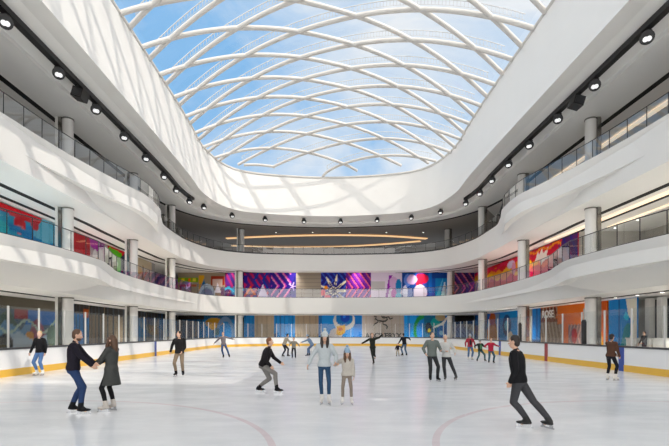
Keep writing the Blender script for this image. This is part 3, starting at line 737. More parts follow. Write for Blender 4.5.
# ------------------------------------------------------------------ painted hoardings
def hexc(h): return tuple(((int(h[i:i + 2], 16) / 255) ** 2.2) for i in (0, 2, 4))
def mural(name, label, p0, p1, z0, z1, base, shapes, cell=.12, cat='mural', group='painted hoardings', seams=0):
    """flat painted board from p0 to p1; shapes are in metres along the board and above its foot, painted in order."""
    p0, p1 = Vector((*p0, 0)), Vector((*p1, 0)); W = (p1 - p0).length; H = z1 - z0; d = (p1 - p0) / W
    nu, nv = max(2, round(W / cell)), max(2, round(H / cell)); base = hexc(base)
    SH = [(s[0], s[1:-1], hexc(s[-1])) for s in shapes]
    def col(u, v):
        c = base
        for k, a, h in SH:
            if k == 'r': hit = a[0] <= u <= a[1] and a[2] <= v <= a[3]
            elif k == 'e': hit = ((u - a[0]) / a[2]) ** 2 + ((v - a[1]) / a[3]) ** 2 <= 1
            elif k == 'o': q = math.hypot((u - a[0]) / a[2], (v - a[1]) / a[3]); hit = 1 - a[4] <= q <= 1
            elif k == 'p':
                hit = False; P = a[0]; j = len(P) - 1
                for i in range(len(P)):
                    if (P[i][1] > v) != (P[j][1] > v) and u < (P[j][0] - P[i][0]) * (v - P[i][1]) / (P[j][1] - P[i][1]) + P[i][0]: hit = not hit
                    j = i
            elif k == 'c':     # chevrons: u0,u1, tip height, pitch, duty, slope
                hit = a[0] <= u <= a[1] and ((u + a[5] * abs(v - a[2])) % a[3]) < a[3] * a[4]
            elif k == 'w':     # wavy band: centre height, amp, wavelength, width, phase
                hit = abs(v - a[0] - a[1] * math.sin(u / a[2] * 6.283 + a[4])) < a[3]
            elif k == 's':     # star burst: cx, cy, r, n
                r = math.hypot(u - a[0], v - a[1]); an = math.atan2(v - a[1], u - a[0]); hit = r < a[2] * (.25 + .75 * abs(math.cos(an * a[3] / 2)) ** 6)
            if hit: c = h
        return c
    vs, fs, cs = [], [], []
    for j in range(nv + 1):
        for i in range(nu + 1):
            q = p0 + d * W * i / nu; vs.append((q.x, q.y, z0 + H * j / nv)); c = col(W * i / nu, H * j / nv)
            if seams and i and (i * W / nu) % seams < cell: c = tuple(x * .8 for x in c)
            cs.append((*c, 1))
    for j in range(nv):
        for i in range(nu): fs.append((j * (nu + 1) + i, j * (nu + 1) + i + 1, (j + 1) * (nu + 1) + i + 1, (j + 1) * (nu + 1) + i))
    n = Vector((-d.y, d.x, 0)) * .10; o_ = len(vs)          # board thickness behind the painted face
    for q, z in ((p0, z0), (p1, z0), (p1, z1), (p0, z1)): vs += [(q.x, q.y, z), tuple(Vector((q.x, q.y, z)) + n)]
    cs += [(*base, 1)] * 8
    for a, b in ((0, 2), (2, 4), (4, 6), (6, 0)): fs.append((o_ + a, o_ + a + 1, o_ + b + 1, o_ + b))
    fs.append((o_ + 1, o_ + 7, o_ + 5, o_ + 3))
    me = bpy.data.meshes.new(name); me.from_pydata(vs, [], fs); ca = me.color_attributes.new('paint', 'FLOAT_COLOR', 'POINT')
    ca.data.foreach_set('color', [x for c in cs for x in c]); me.materials.append(M_['paint']); me.update()
    o = bpy.data.objects.new(name, me); C.objects.link(o); return tag(o, label, cat, group)
BX = lambda px: (px - CX) * 71 / F           # back hoardings stand 71 m from the camera
YB_ = 71.0
def back(x0, x1, z0, z1, label, base, shapes, **k): return mural('mural_panel', label, (BX(x0), YB_), (BX(x1), YB_), z0, z1, base, shapes, **k)
# --- middle storey, far end (left to right); z 5.4 .. 11.2
q = .1592
back(178, 225, 5.4, 11.2, 'shop front with green lettered band and red-brown frame, far end of middle balcony', '8C8070',
     [('r', 0, 3.2, 4.3, 5.0, '7A9A3C'), ('r', .6, 1.0, 4.4, 4.9, 'D8C040'), ('r', 1.6, 2.0, 4.4, 4.9, 'D86030'), ('r', 2.4, 2.8, 4.4, 4.9, 'E0D070'), ('r', .2, 3.0, 3.6, 3.9, 'B0563A'), ('r', .3, .6, 2.4, 3.7, '8A3A30'), ('r', 3.3, 4.2, 2.6, 5.4, 'C89A50'),
      ('p', [(3.2, 2.2), (4.1, 4.8), (5.0, 2.2)], '2E5A80'), ('e', 4.6, 2.3, 1.3, 1.7, 'B8C4D4'), ('e', 4.6, 2.1, 1.0, 1.3, '7E8CA6'), ('r', 5.2, 7.4, 3.8, 5.2, '8A4038'), ('r', 5.5, 7.0, 3.4, 4.8, 'C0A8A0'), ('p', [(5.8, 2.6), (6.3, 4.2), (6.9, 2.6)], 'E4E0EA'), ('r', 6.8, 7.5, 1.0, 3.4, '6A5A70')])
back(225, 244, 5.4, 11.2, 'dark purple and navy mural panel left of the far white column', '2A2050',
     [('r', .1, .9, 2, 5.4, '4A2060'), ('c', 0, 3, 3.6, 1.0, .35, .5, '7A3050'), ('e', 1.6, 2.9, .6, .7, '2A6AA0'), ('w', 3.1, .3, 2, .18, 0, '50B0D0'), ('r', 2.0, 2.6, 4.2, 5.4, '5A2A70')])
back(244, 270, 5.4, 11.2, 'purple mural panel with orange and white peaks right of far white column', '4A2470',
     [('c', 0, 4.2, 3.8, 1.1, .4, .7, 'B02850'), ('c', 1.5, 4.2, 4.6, 1.4, .3, -.6, '2A3A90'), ('p', [(0, 2.2), (1.0, 3.7), (2.0, 2.2)], 'D86A30'), ('p', [(.4, 2.2), (1.0, 3.1), (1.6, 2.2)], '5A2A50'), ('p', [(2.2, 2.0), (3.0, 4.0), (3.8, 2.0)], 'D8CCE4'), ('r', 0, .6, 4.2, 5.4, '38308A'), ('r', 0, 4.2, 0, 1.6, '8A7A90')])
back(270, 296, 5.4, 11.2, 'blue mural panel with pink chevrons pointing sideways', '35287A',
     [('c', .2, 3.4, 3.7, 1.15, .32, .75, 'B85AA0'), ('c', .2, 3.4, 3.7, 1.15, .14, .75, 'E8A0B0'), ('p', [(3.0, 2.4), (3.9, 5.2), (4.1, 5.2), (4.1, 2.4)], '2A2A60'), ('s', 3.6, 3.6, .7, 5, 'C8B0E0')])
back(296, 321, 5.4, 11.2, 'plain taupe slatted shutter between two bright far murals', '8C8276', [('r', 0, 4, .6 * i, .6 * i + .14, '7A7066') for i in range(10)])
back(321, 346, 5.4, 11.2, 'navy mural panel with pale starburst lines', '2E2A72',
     [('c', 0, 4, 4.6, .9, .3, .8, '5A6AB0'), ('s', 2.1, 2.9, 2.6, 9, 'E8DCC0'), ('s', 2.1, 2.9, 1.6, 9, '2A2050'), ('e', .3, 2.6, .4, .5, 'D84A60'), ('e', .8, 3.4, .3, .3, 'E89040'), ('e', 1.0, 1.9, .5, .4, 'D87080'), ('r', 0, 4, 0, 1.2, '9890A0')])
back(346, 371, 5.4, 11.2, 'purple and pink chevron mural panel beside white oval mural', '6A3A86', [('c', 0, 4, 3.4, .95, .45, .7, '3A2060'), ('c', 0, 4, 3.4, .95, .22, .7, 'D06AA0'), ('c', 0, 4, 3.4, .95, .10, .7, 'E08A60')])
back(371, 402, 5.4, 11.2, 'white mural panel with pale ovals and purple streaks', 'D8CCDA',
     [('r', 0, 2.2, 3.0, 4.4, 'B8B4B4'), ('p', [(2.2, 1.5), (2.6, 1.5), (3.4, 5.4), (2.9, 5.4)], '8A3A9A'), ('e', 3.6, 4.2, .7, 1.0, 'C8A8C8'), ('e', 3.7, 2.4, .5, .9, 'B050A0'), ('e', 4.4, 3.6, .5, 1.2, '4A80B0'), ('e', 4.4, 2.0, .5, .6, '30A0C0'), ('r', 0, 5, 0, 1.4, 'B4AEB4')])
back(402, 432, 5.4, 11.2, 'navy and red mural panel with large white blobs', '2A4A90',
     [('p', [(2.0, 1.5), (2.8, 1.5), (3.6, 5.6), (2.4, 5.6)], 'B02040'), ('e', .9, 4.6, .6, 1.0, '7A90D0'), ('e', 1.6, 4.7, .8, .8, 'C8B0D0'), ('e', 2.9, 2.6, 1.1, 1.3, 'DCD0DE'), ('e', .5, 2.6, .4, 1.2, 'D0D0E0'), ('e', 3.5, 4.8, .7, .7, 'C01838'), ('r', 4.2, 4.8, 0, 5.8, '3A70C0'), ('r', 0, 5, 0, 1.3, '9A90A8')])
back(432, 451, 5.4, 11.2, 'bright blue mural panel with pale sail shape', '3A8AC8', [('p', [(.5, 1.8), (1.9, 5.4), (1.2, 1.8)], '80C0E0'), ('p', [(1.3, 1.8), (2.0, 4.6), (2.6, 1.8)], 'D8E8F0'), ('r', 0, .5, 0, 5.8, '3A60B0'), ('r', 0, 3.2, 4.9, 5.8, '2A4A90')])
back(451, 474.5, 5.4, 11.2, 'dark purple chevron mural panel right of the far dark column', '4A3A70', [('c', 0, 4, 3.4, 1.1, .5, .7, '2A2448'), ('c', 0, 4, 3.4, 1.1, .2, .7, 'C87090'), ('c', 0, 4, 3.4, 1.1, .09, .7, 'E0A0A0')])
# --- middle storey, right side (board runs towards the camera at x = 23.8)
mural('mural_panel', 'red mural panel with orange and yellow swirl, right side of middle balcony', (23.8, 70.9), (23.8, 55.0), 5.4, 11.1, 'C83A40',
      [('p', [(0, 0), (2.2, 0), (3.6, 2.9), (2.2, 5.7), (0, 5.7)], '4A3A80'), ('c', 0, 3.4, 2.9, 1.2, .25, -.7, 'D890A0'), ('w', 4.3, .5, 7, .55, .5, 'E8913A'), ('w', 4.1, .45, 6, .22, 1.2, 'F0C860'), ('w', 5.2, .25, 5, .22, 0, 'D84860'), ('e', 9, 4.1, 1.8, .4, 'E8A850'), ('e', 13.8, 5.0, 1.2, .5, 'D8CCE0'), ('e', 14.6, 4.4, .6, .8, 'D8A0B8'), ('r', 0, 16, 0, 1.6, '98707A')], cell=.16)
mural('mural_panel', 'red mural panel with white and yellow splashes, nearer right side of middle balcony', (23.8, 54.8), (23.8, 42.0), 5.4, 11.1, 'C02A44',
      [('w', 4.9, .4, 5, .4, 0, 'D8384A'), ('w', 4.0, .3, 4, .25, 1, 'E86A40'), ('e', 2.6, 4.4, .9, .35, 'F0C850'), ('e', 4.2, 4.1, .8, .3, 'F0B040'), ('p', [(4.2, 4.3), (4.9, 5.3), (5.3, 5.0), (5.9, 5.6), (6.2, 4.9), (7.4, 5.5), (6.9, 4.6), (7.8, 4.3), (6.3, 4.1), (5.6, 3.7), (5.3, 4.3)], 'F0E8E0'), ('p', [(1.2, 4.6), (1.8, 5.4), (2.2, 4.9), (2.0, 4.4)], 'F0E0D8'), ('w', 5.4, .15, 3, .12, 2, 'E8A060'), ('p', [(8.4, 0), (12.8, 0), (12.8, 5.7), (10, 5.7), (9, 3)], '4A2A5A'), ('e', 10.6, 3.6, 1.2, 1.0, '7A3A60'), ('c', 9.4, 12.8, 3, 1.3, .3, .6, '3A3A78'), ('r', 0, 13, 0, 1.6, '90707A')], cell=.16)
# --- middle storey, left side
mural('mural_panel', 'cyan mural panel with red drips along its top, left side of middle balcony', (-23.4, 18), (-23.4, 39.6), 5.4, 11.1, '3A93B4',
      [('r', 17.7, 22, 0, 6, '78B4CC'), ('r', 16.6, 17.8, 0, 4.8, '2E80B8'), ('p', [(10, 5.7), (10, 5.0), (13, 5.1), (14.2, 5.2), (15.4, 5.05), (16.2, 4.9), (17.2, 5.1), (18.0, 4.9), (18.7, 5.3), (18.9, 5.7)], 'C83038'), ('e', 16.2, 4.55, .68, .75, 'C8585C'), ('e', 16.25, 4.2, .5, .38, 'D88A8C'), ('e', 17.95, 5.0, .5, .5, 'BE5A60'), ('w', 3.9, .3, 8, .25, 2, '2A78B0'), ('e', 12.5, 4.2, 1.6, .6, '4EA4B4'), ('e', 14.4, 4.0, .7, .4, '58A8B0')], cell=.12, seams=1.8)
mural('mural_panel', 'red, pink and green mural panel with white figures, left side of middle balcony', (-23.4, 41), (-23.4, 52.4), 5.4, 11.1, 'B83A40',
      [('r', 3.4, 7, 0, 6, 'B8A8AA'), ('p', [(3.3, 5.7), (3.5, 4.9), (4.4, 4.6), (5.4, 4.8), (6.2, 5.2), (6.4, 5.7)], 'B04AA8'), ('e', 4.4, 4.1, .45, .7, 'E4E0E0'), ('e', 5.5, 4.3, .45, .7, 'D8D0D0'), ('e', 5.0, 3.7, .5, .3, 'D8A040'), ('e', 6.2, 4.6, .2, .5, 'A03878'), ('p', [(6.4, 2.9), (6.6, 5.0), (7.4, 5.6), (10.4, 5.4), (10, 2.5)], '5CA83A'), ('e', 7.8, 3.8, .7, .6, 'DCE0DC'), ('e', 8.9, 4.0, .5, .35, 'C8D8C0'), ('p', [(9.8, 1.0), (10.2, 5), (11.4, 5.7), (11.4, 1)], '1E2438')], cell=.12)
mural('mural_panel', 'pale beige mural panel with tan branch shapes beside left balcony columns', (-23.4, 54.2), (-23.4, 61.4), 5.4, 11.1, 'B4A894',
      [('p', [(2.2, .5), (2.6, .5), (3.4, 4.8), (3.0, 4.9)], '8A6A40'), ('p', [(2.6, 2.6), (2.9, 2.5), (4.6, 4.4), (4.3, 4.6)], 'A08050'), ('e', 2.0, 4.2, .9, .5, 'C89A50'), ('e', 4.6, 1.5, .9, .8, 'C06048'), ('r', 6.0, 7.2, 0, 6, '8A8A8A')], cell=.14)
# --- ground floor, far end; z 0 .. 4.4
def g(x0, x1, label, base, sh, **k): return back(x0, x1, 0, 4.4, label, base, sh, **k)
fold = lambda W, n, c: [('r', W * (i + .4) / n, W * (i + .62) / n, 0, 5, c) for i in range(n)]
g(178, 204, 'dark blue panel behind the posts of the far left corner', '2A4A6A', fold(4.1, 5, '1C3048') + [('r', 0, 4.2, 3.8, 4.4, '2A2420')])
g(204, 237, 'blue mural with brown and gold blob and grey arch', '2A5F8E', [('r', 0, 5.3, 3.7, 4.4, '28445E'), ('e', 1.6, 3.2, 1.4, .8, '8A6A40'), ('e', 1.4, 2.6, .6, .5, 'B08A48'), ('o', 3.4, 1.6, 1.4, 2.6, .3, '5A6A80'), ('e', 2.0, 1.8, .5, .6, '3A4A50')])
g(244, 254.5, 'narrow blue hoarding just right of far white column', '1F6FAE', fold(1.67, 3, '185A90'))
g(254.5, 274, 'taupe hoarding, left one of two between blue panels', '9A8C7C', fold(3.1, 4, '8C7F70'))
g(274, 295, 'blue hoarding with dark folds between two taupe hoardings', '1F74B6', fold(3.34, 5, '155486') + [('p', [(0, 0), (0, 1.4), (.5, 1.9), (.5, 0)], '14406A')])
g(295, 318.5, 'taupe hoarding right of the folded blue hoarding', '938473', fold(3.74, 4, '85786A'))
g(318.5, 362, 'blue mural with white ring round a blue ball and yellow shape', '2A80C8',
  [('r', 5.6, 6.9, 0, 5, '2368B0'), ('r', 0, .5, 0, 5, '1C5A98'), ('e', 4.1, 3.55, 1.75, 1.55, 'C8C2BA'), ('e', 4.1, 3.9, 1.35, 1.2, '3A70A8'), ('e', 4.25, 4.0, .75, .72, '1E40A0'), ('e', 4.1, 4.2, .25, .22, '6A90D8'), ('p', [(1.2, .4), (2.0, 2.1), (3.2, 2.6), (4.0, 1.9), (3.6, .4)], 'B8B0B0'), ('p', [(2.7, 1.4), (3.0, 2.7), (4.3, 2.9), (4.2, 1.6), (3.4, 1.2)], 'E0A830'), ('e', 3.5, 2.2, .35, .3, 'C86A30')])
logo = g(362, 404, 'grey hoarding with black fossil bird emblem and lettering', 'A89E98', fold(6.7, 5, 'A2988F'))
g(404, 454, 'blue mural with green ring and white arc, far right of ground floor', '2A6EB4',
  [('r', 0, 2, 0, 5, '2F86CC'), ('r', .6, .9, 0, 5, '2570B0'), ('o', 3.1, 2.0, 1.6, 2.6, .3, '3A7A4A'), ('p', [(3.0, 0), (3.2, 4.4), (6.0, 4.4), (6.4, 0)], '2A5A78'), ('e', 3.9, 2.4, .5, .9, '1E2A3A'), ('e', 4.0, 2.0, .25, .3, 'C8B048'), ('e', 5.0, 3.2, .7, .8, '3A8A8A'), ('p', [(4.6, 2.3), (4.7, 2.6), (6.0, 3.2), (7.0, 4.4), (7.3, 4.4), (6.3, 2.9)], 'D0D0CC'), ('e', 5.8, 4.1, .8, .6, '9A8A70'), ('e', 6.0, 1.8, .8, 1.0, '4A6AA0'), ('e', 5.9, 1.6, .3, .4, '8AB0C8'), ('r', 7.3, 8, 0, 5, '2A74C0')])
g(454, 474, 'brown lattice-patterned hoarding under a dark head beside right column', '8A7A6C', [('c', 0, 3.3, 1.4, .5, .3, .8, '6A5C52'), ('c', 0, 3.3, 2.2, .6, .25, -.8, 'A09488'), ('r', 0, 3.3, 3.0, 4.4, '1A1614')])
# emblem and lettering on the grey hoarding, raised a little from it
lx, lz = BX(362), 0.0
ink = MB()
def stroke(P, w):
    pts = [Vector((BX(360 + x / 13.38), YB_ - .03, 1.75 + (HY - 310 - y / 13.38) * q)) for x, y in P]
    ink.tube(pts, [1.35 * w * (.6 + .4 * math.sin(math.pi * (i + .5) / len(pts))) for i in range(len(pts))], 6)
for P, w in (([(258, 142), (300, 152), (340, 148), (368, 125)], .10), ([(368, 125), (352, 98), (322, 108), (298, 98), (288, 74)], .075), ([(352, 98), (382, 92), (402, 122), (440, 106)], .075),
             ([(258, 142), (232, 138), (206, 112), (222, 92), (186, 84)], .07), ([(244, 150), (226, 172), (196, 186), (180, 210)], .065), ([(206, 112), (200, 134)], .05), ([(312, 190), (346, 200), (366, 222), (356, 252)], .085),
             ([(316, 150), (306, 172), (312, 190)], .05), ([(300, 98), (318, 88), (340, 96)], .05), ([(272, 146), (262, 172)], .04)): stroke(P, w)
e = obj('emblem', ink, M_['ink'], logo, True)
def letters(txt, size, loc_, rot, m, parent, name='lettering', sx=1.0):
    cu = bpy.data.curves.new(name, 'FONT'); cu.body = txt; cu.size = size; cu.extrude = .015; cu.align_x = 'CENTER'; cu.space_character = sx; cu.offset = .03
    t = bpy.data.objects.new(name, cu); C.objects.link(t); t.location = loc_; t.rotation_euler = rot
    dg = bpy.context.evaluated_depsgraph_get(); me = bpy.data.meshes.new_from_object(t.evaluated_get(dg))
    bpy.data.objects.remove(t); o = bpy.data.objects.new(name, me); me.materials.clear(); me.materials.append(m); C.objects.link(o); o.location = loc_; o.rotation_euler = rot; o.parent = parent
    return o
letters("ARC'TERYX", 1.12, (BX(383.3), YB_ - .04, .80), (math.pi / 2, 0, 0), M_['ink'], logo, sx=1.0)
# --- ground floor, right side: boards at x = 23.8 running towards the camera
mural('mural_panel', 'blue mural with orange and tan figure, right side of the ground floor', (23.8, 70.8), (23.8, 53.4), 0, 4.4, '2A62B4',
      [('r', 0, 3, 0, 5, '2A5AA0'), ('p', [(2.6, 0), (5.6, 2.9), (7.4, 4.4), (10, 4.4), (9, 0)], '7A8CA8'), ('p', [(4, 0), (5.6, 2.4), (8.4, 3.4), (10, 0)], 'C07838'), ('e', 7.4, 3.6, 1.2, .9, 'B85A2A'), ('e', 7.6, 1.4, 1.5, 1.2, 'D09050'), ('r', 10.2, 17.4, 0, 5, '3A86C8'), ('e', 12.4, 2.6, 1.4, 1.4, '2A4A78'), ('e', 12.3, 2.6, .7, .7, '70A8C0'), ('e', 13.5, .9, 1.0, .9, 'C8B8A0'), ('r', 15.6, 17.4, 0, 5, '3574B4')], cell=.16)
mural('mural_panel', 'plain grey door hoarding between blue mural and orange hoarding', (23.8, 53.2), (23.8, 51.4), 0, 4.4, '9C9284', [('r', .1, .6, 0, 4.4, '3A2A24')])
mural('mural_panel', 'blue strip of hoarding left of the orange hoarding', (23.8, 51.2), (23.8, 49.4), 0, 4.4, '2F6EAE', [('r', .9, 1.2, 0, 5, '1E4A80'), ('r', 0, 1.8, 0, .9, '1C3A60')])
org_ = mural('mural_panel', 'orange hoarding with pale lettering, right side of the ground floor', (23.8, 49.2), (23.8, 37.6), 0, 4.4, 'C8601A',
      [('p', [(0, 4.4), (0, 3.0), (3.2, 3.2), (3.6, 4.4)], '5A2418'), ('r', 0, 4.6, 0, 2.8, '7A6858'), ('c', 0, 4.6, 1, .7, .4, .3, '9A8878'), ('r', 5.6, 9.4, 0, 2.4, '6A5A58'), ('c', 5.6, 9.4, 1.3, .55, .4, -.5, 'A08078'), ('r', 3.5, 11.6, 2.5, 4.4, 'CC641A'), ('r', 4.6, 5.6, 0, 2.5, 'C8601A'), ('r', 9.4, 11.6, 0, 2.5, 'C8601A'), ('r', 0, 3.5, 2.8, 3.15, '6A4030'), ('e', 6.6, 1.4, .5, .7, '8A3A3A'), ('e', 8.4, 1.2, .5, .8, 'B8A8A8'), ('r', 9.5, 11.6, 0, 4.4, 'B8501A'), ('p', [(9.9, .2), (9.9, 1.9), (10.6, 2.3), (11.2, .2)], 'D09A50'), ('e', 10.4, 1.5, .3, .3, '4A3020')], cell=.12)
letters('ROSE', 1.05, (23.76, 47.6, 3.32), (math.pi / 2, 0, -math.pi / 2), M_['inkw'], org_)
mural('mural_panel', 'bright blue mural with teal slanted shape and white edge near the shop', (23.8, 37.4), (23.8, 34.0), 0, 4.4, '1F7AC0',
      [('r', 1.25, 1.4, 0, 5, '15588E'), ('p', [(1.5, .6), (1.9, 2.1), (2.3, 2.45), (2.95, 2.35), (2.6, 1.6), (2.45, .4)], '1F7A86'), ('p', [(2.1, 4.4), (2.4, 3.0), (3.0, 2.6), (2.6, 1.4), (2.8, 0), (3.4, 0), (3.4, 4.4)], 'DCD8CC'), ('p', [(1.8, 2.9), (2.1, 3.4), (2.5, 3.0), (2.3, 2.6)], '60B8D8')], cell=.06)
# --- ground floor, left side
mural('mural_panel', 'dark collage mural with maroon and teal figures behind left glass', (-23.4, 18), (-23.4, 39.4), 0, 4.4, '3A4A58',
      [('r', 0, 21.4, 3.5, 4.4, '5A554C'), ('p', [(9, 0), (11, 3.4), (14, 2.8), (15, 3.6), (16, 2.2), (16, 0)], '38483C'), ('p', [(13, 1.4), (14.6, 2.6), (16.4, 1.9), (17.6, 3.4), (18.4, 3.0), (18.2, .6)], '5E7890'), ('r', 16.8, 21, 2.4, 3.5, '2A5A96'), ('r', 15.6, 17.2, 2.8, 3.5, '7E1E22'), ('p', [(17, .4), (17.6, 2.5), (18.4, 2.9), (19.4, 1.7), (18.9, .4)], '6A3A48'), ('e', 17.3, 1.3, .6, .5, 'A87840'), ('p', [(13, .9), (16, 1.8), (18, 1.0), (20.6, 2.0), (20.6, 1.6), (18, .5), (14, .4)], '8A98A4'), ('e', 14.6, .9, .9, .7, '2A2A2A'), ('w', 2.2, .5, 4, .12, 0, '8A9A90'), ('e', 20.3, 1.4, .8, .9, '4A5A50')], cell=.14)
for y0, y1, lab, b in ((41.6, 44.2, 'blue panel with orange head strip behind left shield glass', '2A5C8E'), (44.4, 47.2, 'taupe panel left of the middle left ground column', '6E6254'), (47.4, 52.4, 'broad taupe panel beside the middle left ground column', '7A6E5E'),
                       (54.2, 58.4, 'deep blue panel on ground floor left of the corner column', '24587E'), (58.6, 62.8, 'taupe and blue panel on ground floor near the left corner', '5A5650'), (63, 70.8, 'deep blue panel with pale flecks in the left corner', '20527C')):
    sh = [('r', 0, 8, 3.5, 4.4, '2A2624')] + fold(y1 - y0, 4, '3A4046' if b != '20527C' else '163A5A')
    if 'orange' in lab: sh.append(('r', 1.6, 2.6, 3.2, 4.0, 'A05028'))
    if 'flecks' in lab: sh += [('e', 2 + i * .9, 1.2 + (i * 37 % 5) * .5, .22, .25, '6AA0C0') for i in range(6)]
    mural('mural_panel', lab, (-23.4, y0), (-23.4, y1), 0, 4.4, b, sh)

# ------------------------------------------------------------------ light strips, downlights
def light_strip(P, w, h, label, m):
    a, b = offset2(P, -w / 2), offset2(P, w / 2); k = MB()
    k.grid([[(p[0], p[1], h) for p in b], [(p[0], p[1], h) for p in a]]); k.grid([[(p[0], p[1], h) for p in a], [(p[0], p[1], h + .1) for p in a]]); k.grid([[(p[0], p[1], h + .1) for p in b], [(p[0], p[1], h) for p in b]])
    tag(obj('mounted_light_strip', k, m), label, 'light strip', 'glowing ceiling light strips')
light_strip([(23.1, 12), (23.1, 46.5)], .42, 11.08, 'warm white light strip on right soffit above the middle balcony, nearer the edge', M_['cool'])
light_strip([(25.4, 12), (25.4, 40)], .2, 11.08, 'thin warm light strip on right soffit above middle balcony, further back', M_['cool'])
light_strip([(24.1, 12), (24.1, 50)], .42, 17.84, 'warm white light strip on the right side of the top ceiling', M_['cool'])
light_strip(catmull([(-17, 77.0, ), (-8, 75.2), (1, 74.4), (10, 75.0), (17.6, 77.2)], 8), .75, 17.84, 'long curved amber light strip on the far top ceiling, upper one', M_['warm'])
light_strip(catmull([(-17.5, 83.5), (-8, 84.6), (2, 84.4), (10, 82.4), (17.0, 79.3)], 8), .75, 17.84, 'long curved amber light strip on the far top ceiling, lower one', M_['warm'])
def downlight(x, y, h, label):
    k = MB(); k.tube([(x, y, h - .03), (x, y, h + .02)], .14, 14); o = tag(obj('downlight', k, M_['tube'], None, True, 40), label, 'downlight', 'ceiling downlights')
    k = MB(); k.tube([(x, y, h - .045), (x, y, h - .028)], .09, 12); obj('bulb', k, M_['bulb'], o)
for i, (x, y) in enumerate(((22.0, 33.8), (22.0, 31.4), (22.0, 29.1))): downlight(x, y, 4.36, 'round ceiling downlight over right ground concourse, %s from the left' % oname[i])
for i, (x, y) in enumerate(((26.2, 40.3), (26.2, 37.4), (26.2, 34.5))): downlight(x, y, 11.17, 'round ceiling downlight above right middle balcony, %s from the left' % oname[i])
for i, x in enumerate((-14, -8, -2, 4, 10, 16)): downlight(x, 72.6, 17.97, 'small ceiling downlight on the far top ceiling, %s from the left' % oname[i])

# ------------------------------------------------------------------ shop on the right beyond the glass
m = MB(); m.box((29.0, 12, 0), (29.2, 36.2, 4.4)); struct('wall_shop', m, mat('shop_wall', (.55, .53, .49), .7))
m = MB(); m.box((30.0, 10, 5.4), (30.2, 41.9, 11.2)); struct('wall_gallery', m, mat('gallery_wall', (.40, .38, .34), .7))
m = MB(); m.box((24.0, 36.1, 0), (29, 36.2, 4.4)); m.box((23.9, 41.8, 5.4), (30, 41.95, 11.2)); struct('wall_return', m, mat('return_wall', (.5, .48, .44), .7))
wm = mat('shop_white', (.72, .71, .68), .5); dk = mat('shop_dark', (.035, .035, .04), .5)
for i, y in enumerate((33.76, 32.56)):
    r = thing('display_pillar', ('white shop pillar behind the glass, nearest the blue mural', 'white shop pillar nearest the right edge of the photo')[i], 'pillar', (24.6, y, 0), 'white shop pillars')
    k = MB(); k.box((-.22, -.22, .12), (.22, .22, 4.3)); obj('shaft', k, wm, r); k = MB(); k.box((-.3, -.3, 0), (.3, .3, .12)); obj('plinth', k, wm, r)
for i, y in enumerate((35.3, 34.1)):
    k = MB(); k.box((26.0, y - .5, -.02), (26.15, y + .5, 4.3)); tag(obj('dark_gap_sheet', k, dk), 'tall dark sheet standing in for the dark gap between white shop pillars, the %s one' % ('left' if i == 0 else 'right'), 'dark sheet', 'dark gap sheets')  # dark sheets added; their colour stands in for the dark gaps between pillars
for i, y in enumerate((33.3, 31.9, 30.5)):
    r = thing('shop_counter', ('pale low counter beside the blue mural inside the shop', 'pale low counter in the middle of the shop front', 'pale low counter at the right edge of the shop')[i], 'counter', (23.2, y, 0), 'pale shop counters')
    k = MB(); k.box((-.35, -.55, .08), (.35, .55, 1.25)); obj('cabinet', k, wm, r); k = MB(); k.box((-.4, -.6, 1.25), (.4, .6, 1.32)); obj('countertop', k, mat('counter_top', (.6, .6, .58), .3), r); k = MB(); k.box((-.3, -.5, 0), (.3, .5, .08)); obj('plinth', k, dk, r)
person('dark-clothed person standing in the shop behind the right rink glass', (22.2, 31.0), 1.74, 96, (0, 0, .96), (0, 0), ((.02, -.12, -.07), (-.02, .12, -.07)), ((-.25, -.15, 1.0), (-.22, .2, .95)), (.012, .012, .015), (.02, .02, .025), (.03, .03, .03), ('short', 'dark'), None, 0, boots='shoe', group='people behind the rink glass')

# ------------------------------------------------------------------ sky, sun, fill lamps, camera
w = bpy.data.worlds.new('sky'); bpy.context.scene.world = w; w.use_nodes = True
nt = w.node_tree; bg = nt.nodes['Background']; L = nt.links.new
tc = nd(nt, 'ShaderNodeTexCoord'); mp = nd(nt, 'ShaderNodeMapping'); mp.inputs['Scale'].default_value = (1.2, .8, 2.2); mp.inputs['Rotation'].default_value = (0, 0, .5); L(tc.outputs['Generated'], mp.inputs[0])
nz = nd(nt, 'ShaderNodeTexNoise', Scale=2.3, Detail=7.0, Roughness=.55, Distortion=.6); L(mp.outputs[0], nz.inputs['Vector'])
cr = nd(nt, 'ShaderNodeValToRGB'); cr.color_ramp.elements[0].position = SKY_LO; cr.color_ramp.elements[1].position = SKY_HI
cr.color_ramp.elements[0].color = (.27, .56, .92, 1); cr.color_ramp.elements[1].color = (.92, .96, 1.0, 1); L(nz.outputs['Fac'], cr.inputs[0])
sp = nd(nt, 'ShaderNodeSeparateXYZ'); L(tc.outputs['Generated'], sp.inputs[0])
mr = nd(nt, 'ShaderNodeMapRange'); mr.inputs[1].default_value = .35; mr.inputs[2].default_value = -.05; L(sp.outputs[1], mr.inputs[0])   # warm white added to the unseen sky overhead and behind, to light the interior
xr = nd(nt, 'ShaderNodeMath', operation='MULTIPLY_ADD'); xr.inputs[1].default_value = .22; L(sp.outputs[0], xr.inputs[0]); L(nz.outputs['Fac'], xr.inputs[2]); L(xr.outputs[0], cr.inputs[0])   # clearer to the west, thicker cloud to the east
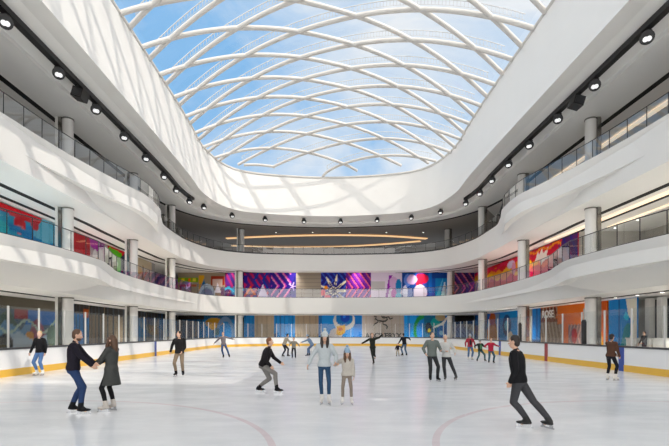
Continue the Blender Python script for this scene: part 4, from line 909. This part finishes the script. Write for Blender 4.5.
mx = nd(nt, 'ShaderNodeMix', data_type='RGBA'); L(mr.outputs[0], mx.inputs[0]); L(cr.outputs[0], mx.inputs[6]); mx.inputs[7].default_value = (1.0, .985, .96, 1)
L(mx.outputs[2], bg.inputs['Color'])
ms = nd(nt, 'ShaderNodeMapRange'); ms.inputs[3].default_value = SKY_F; ms.inputs[4].default_value = SKY_STR; L(mr.outputs[0], ms.inputs[0]); L(ms.outputs[0], bg.inputs['Strength'])  # unseen side of the sky made brighter as added fill for the interior
sd = bpy.data.lights.new('sun', 'SUN'); sd.energy = SUN; sd.angle = math.radians(.6); sd.color = (1, .91, .80)
so = bpy.data.objects.new('sun', sd); C.objects.link(so); so.rotation_euler = Vector((-.76, .60, -1)).to_track_quat('-Z', 'Y').to_euler(); so.location = (30, -10, 50)
def fill_lamp(x, y, z, e, r=1.8, col=(1, .95, .88), spot=None):  # added fill lights under the soffits; no such fixtures stand there
    l = bpy.data.lights.new('soffit_fill', 'AREA'); l.energy = e; l.color = col; l.shape = 'DISK'; l.size = r; l.spread = math.radians(105)
    o = bpy.data.objects.new('soffit_fill', l); C.objects.link(o); o.location = (x, y, z)
for y in (16, 28, 40, 52):
    for x, s in ((-21.2, -1), (21.9, 1)):
        fill_lamp(x, y, 4.3, FILL_E); fill_lamp(x, y, 11.1, FILL_E)
for x in (-15, -5, 5, 15): fill_lamp(x, 68.6 if x < 18 else 67, 4.3, FILL_E); fill_lamp(x, 70.3, 11.1, FILL_E * .6)
cd = bpy.data.cameras.new('camera'); cam = bpy.data.objects.new('camera', cd); C.objects.link(cam)
cd.sensor_width = 36; cd.lens = 36 * F / 669; cd.shift_x = (334.5 - CX) / 669; cd.shift_y = (HY - 223) / 669; cd.clip_end = 500; cd.clip_start = .05
cam.location = (0, 0, EYE); cam.rotation_euler = (math.pi / 2, 0, 0)
sc = bpy.context.scene; sc.camera = cam
sc.view_settings.view_transform = VT; sc.view_settings.look = LOOK; sc.view_settings.exposure = EXPO
sc.cycles.transparent_max_bounces = 24; sc.cycles.max_bounces = 10; sc.cycles.diffuse_bounces = 5
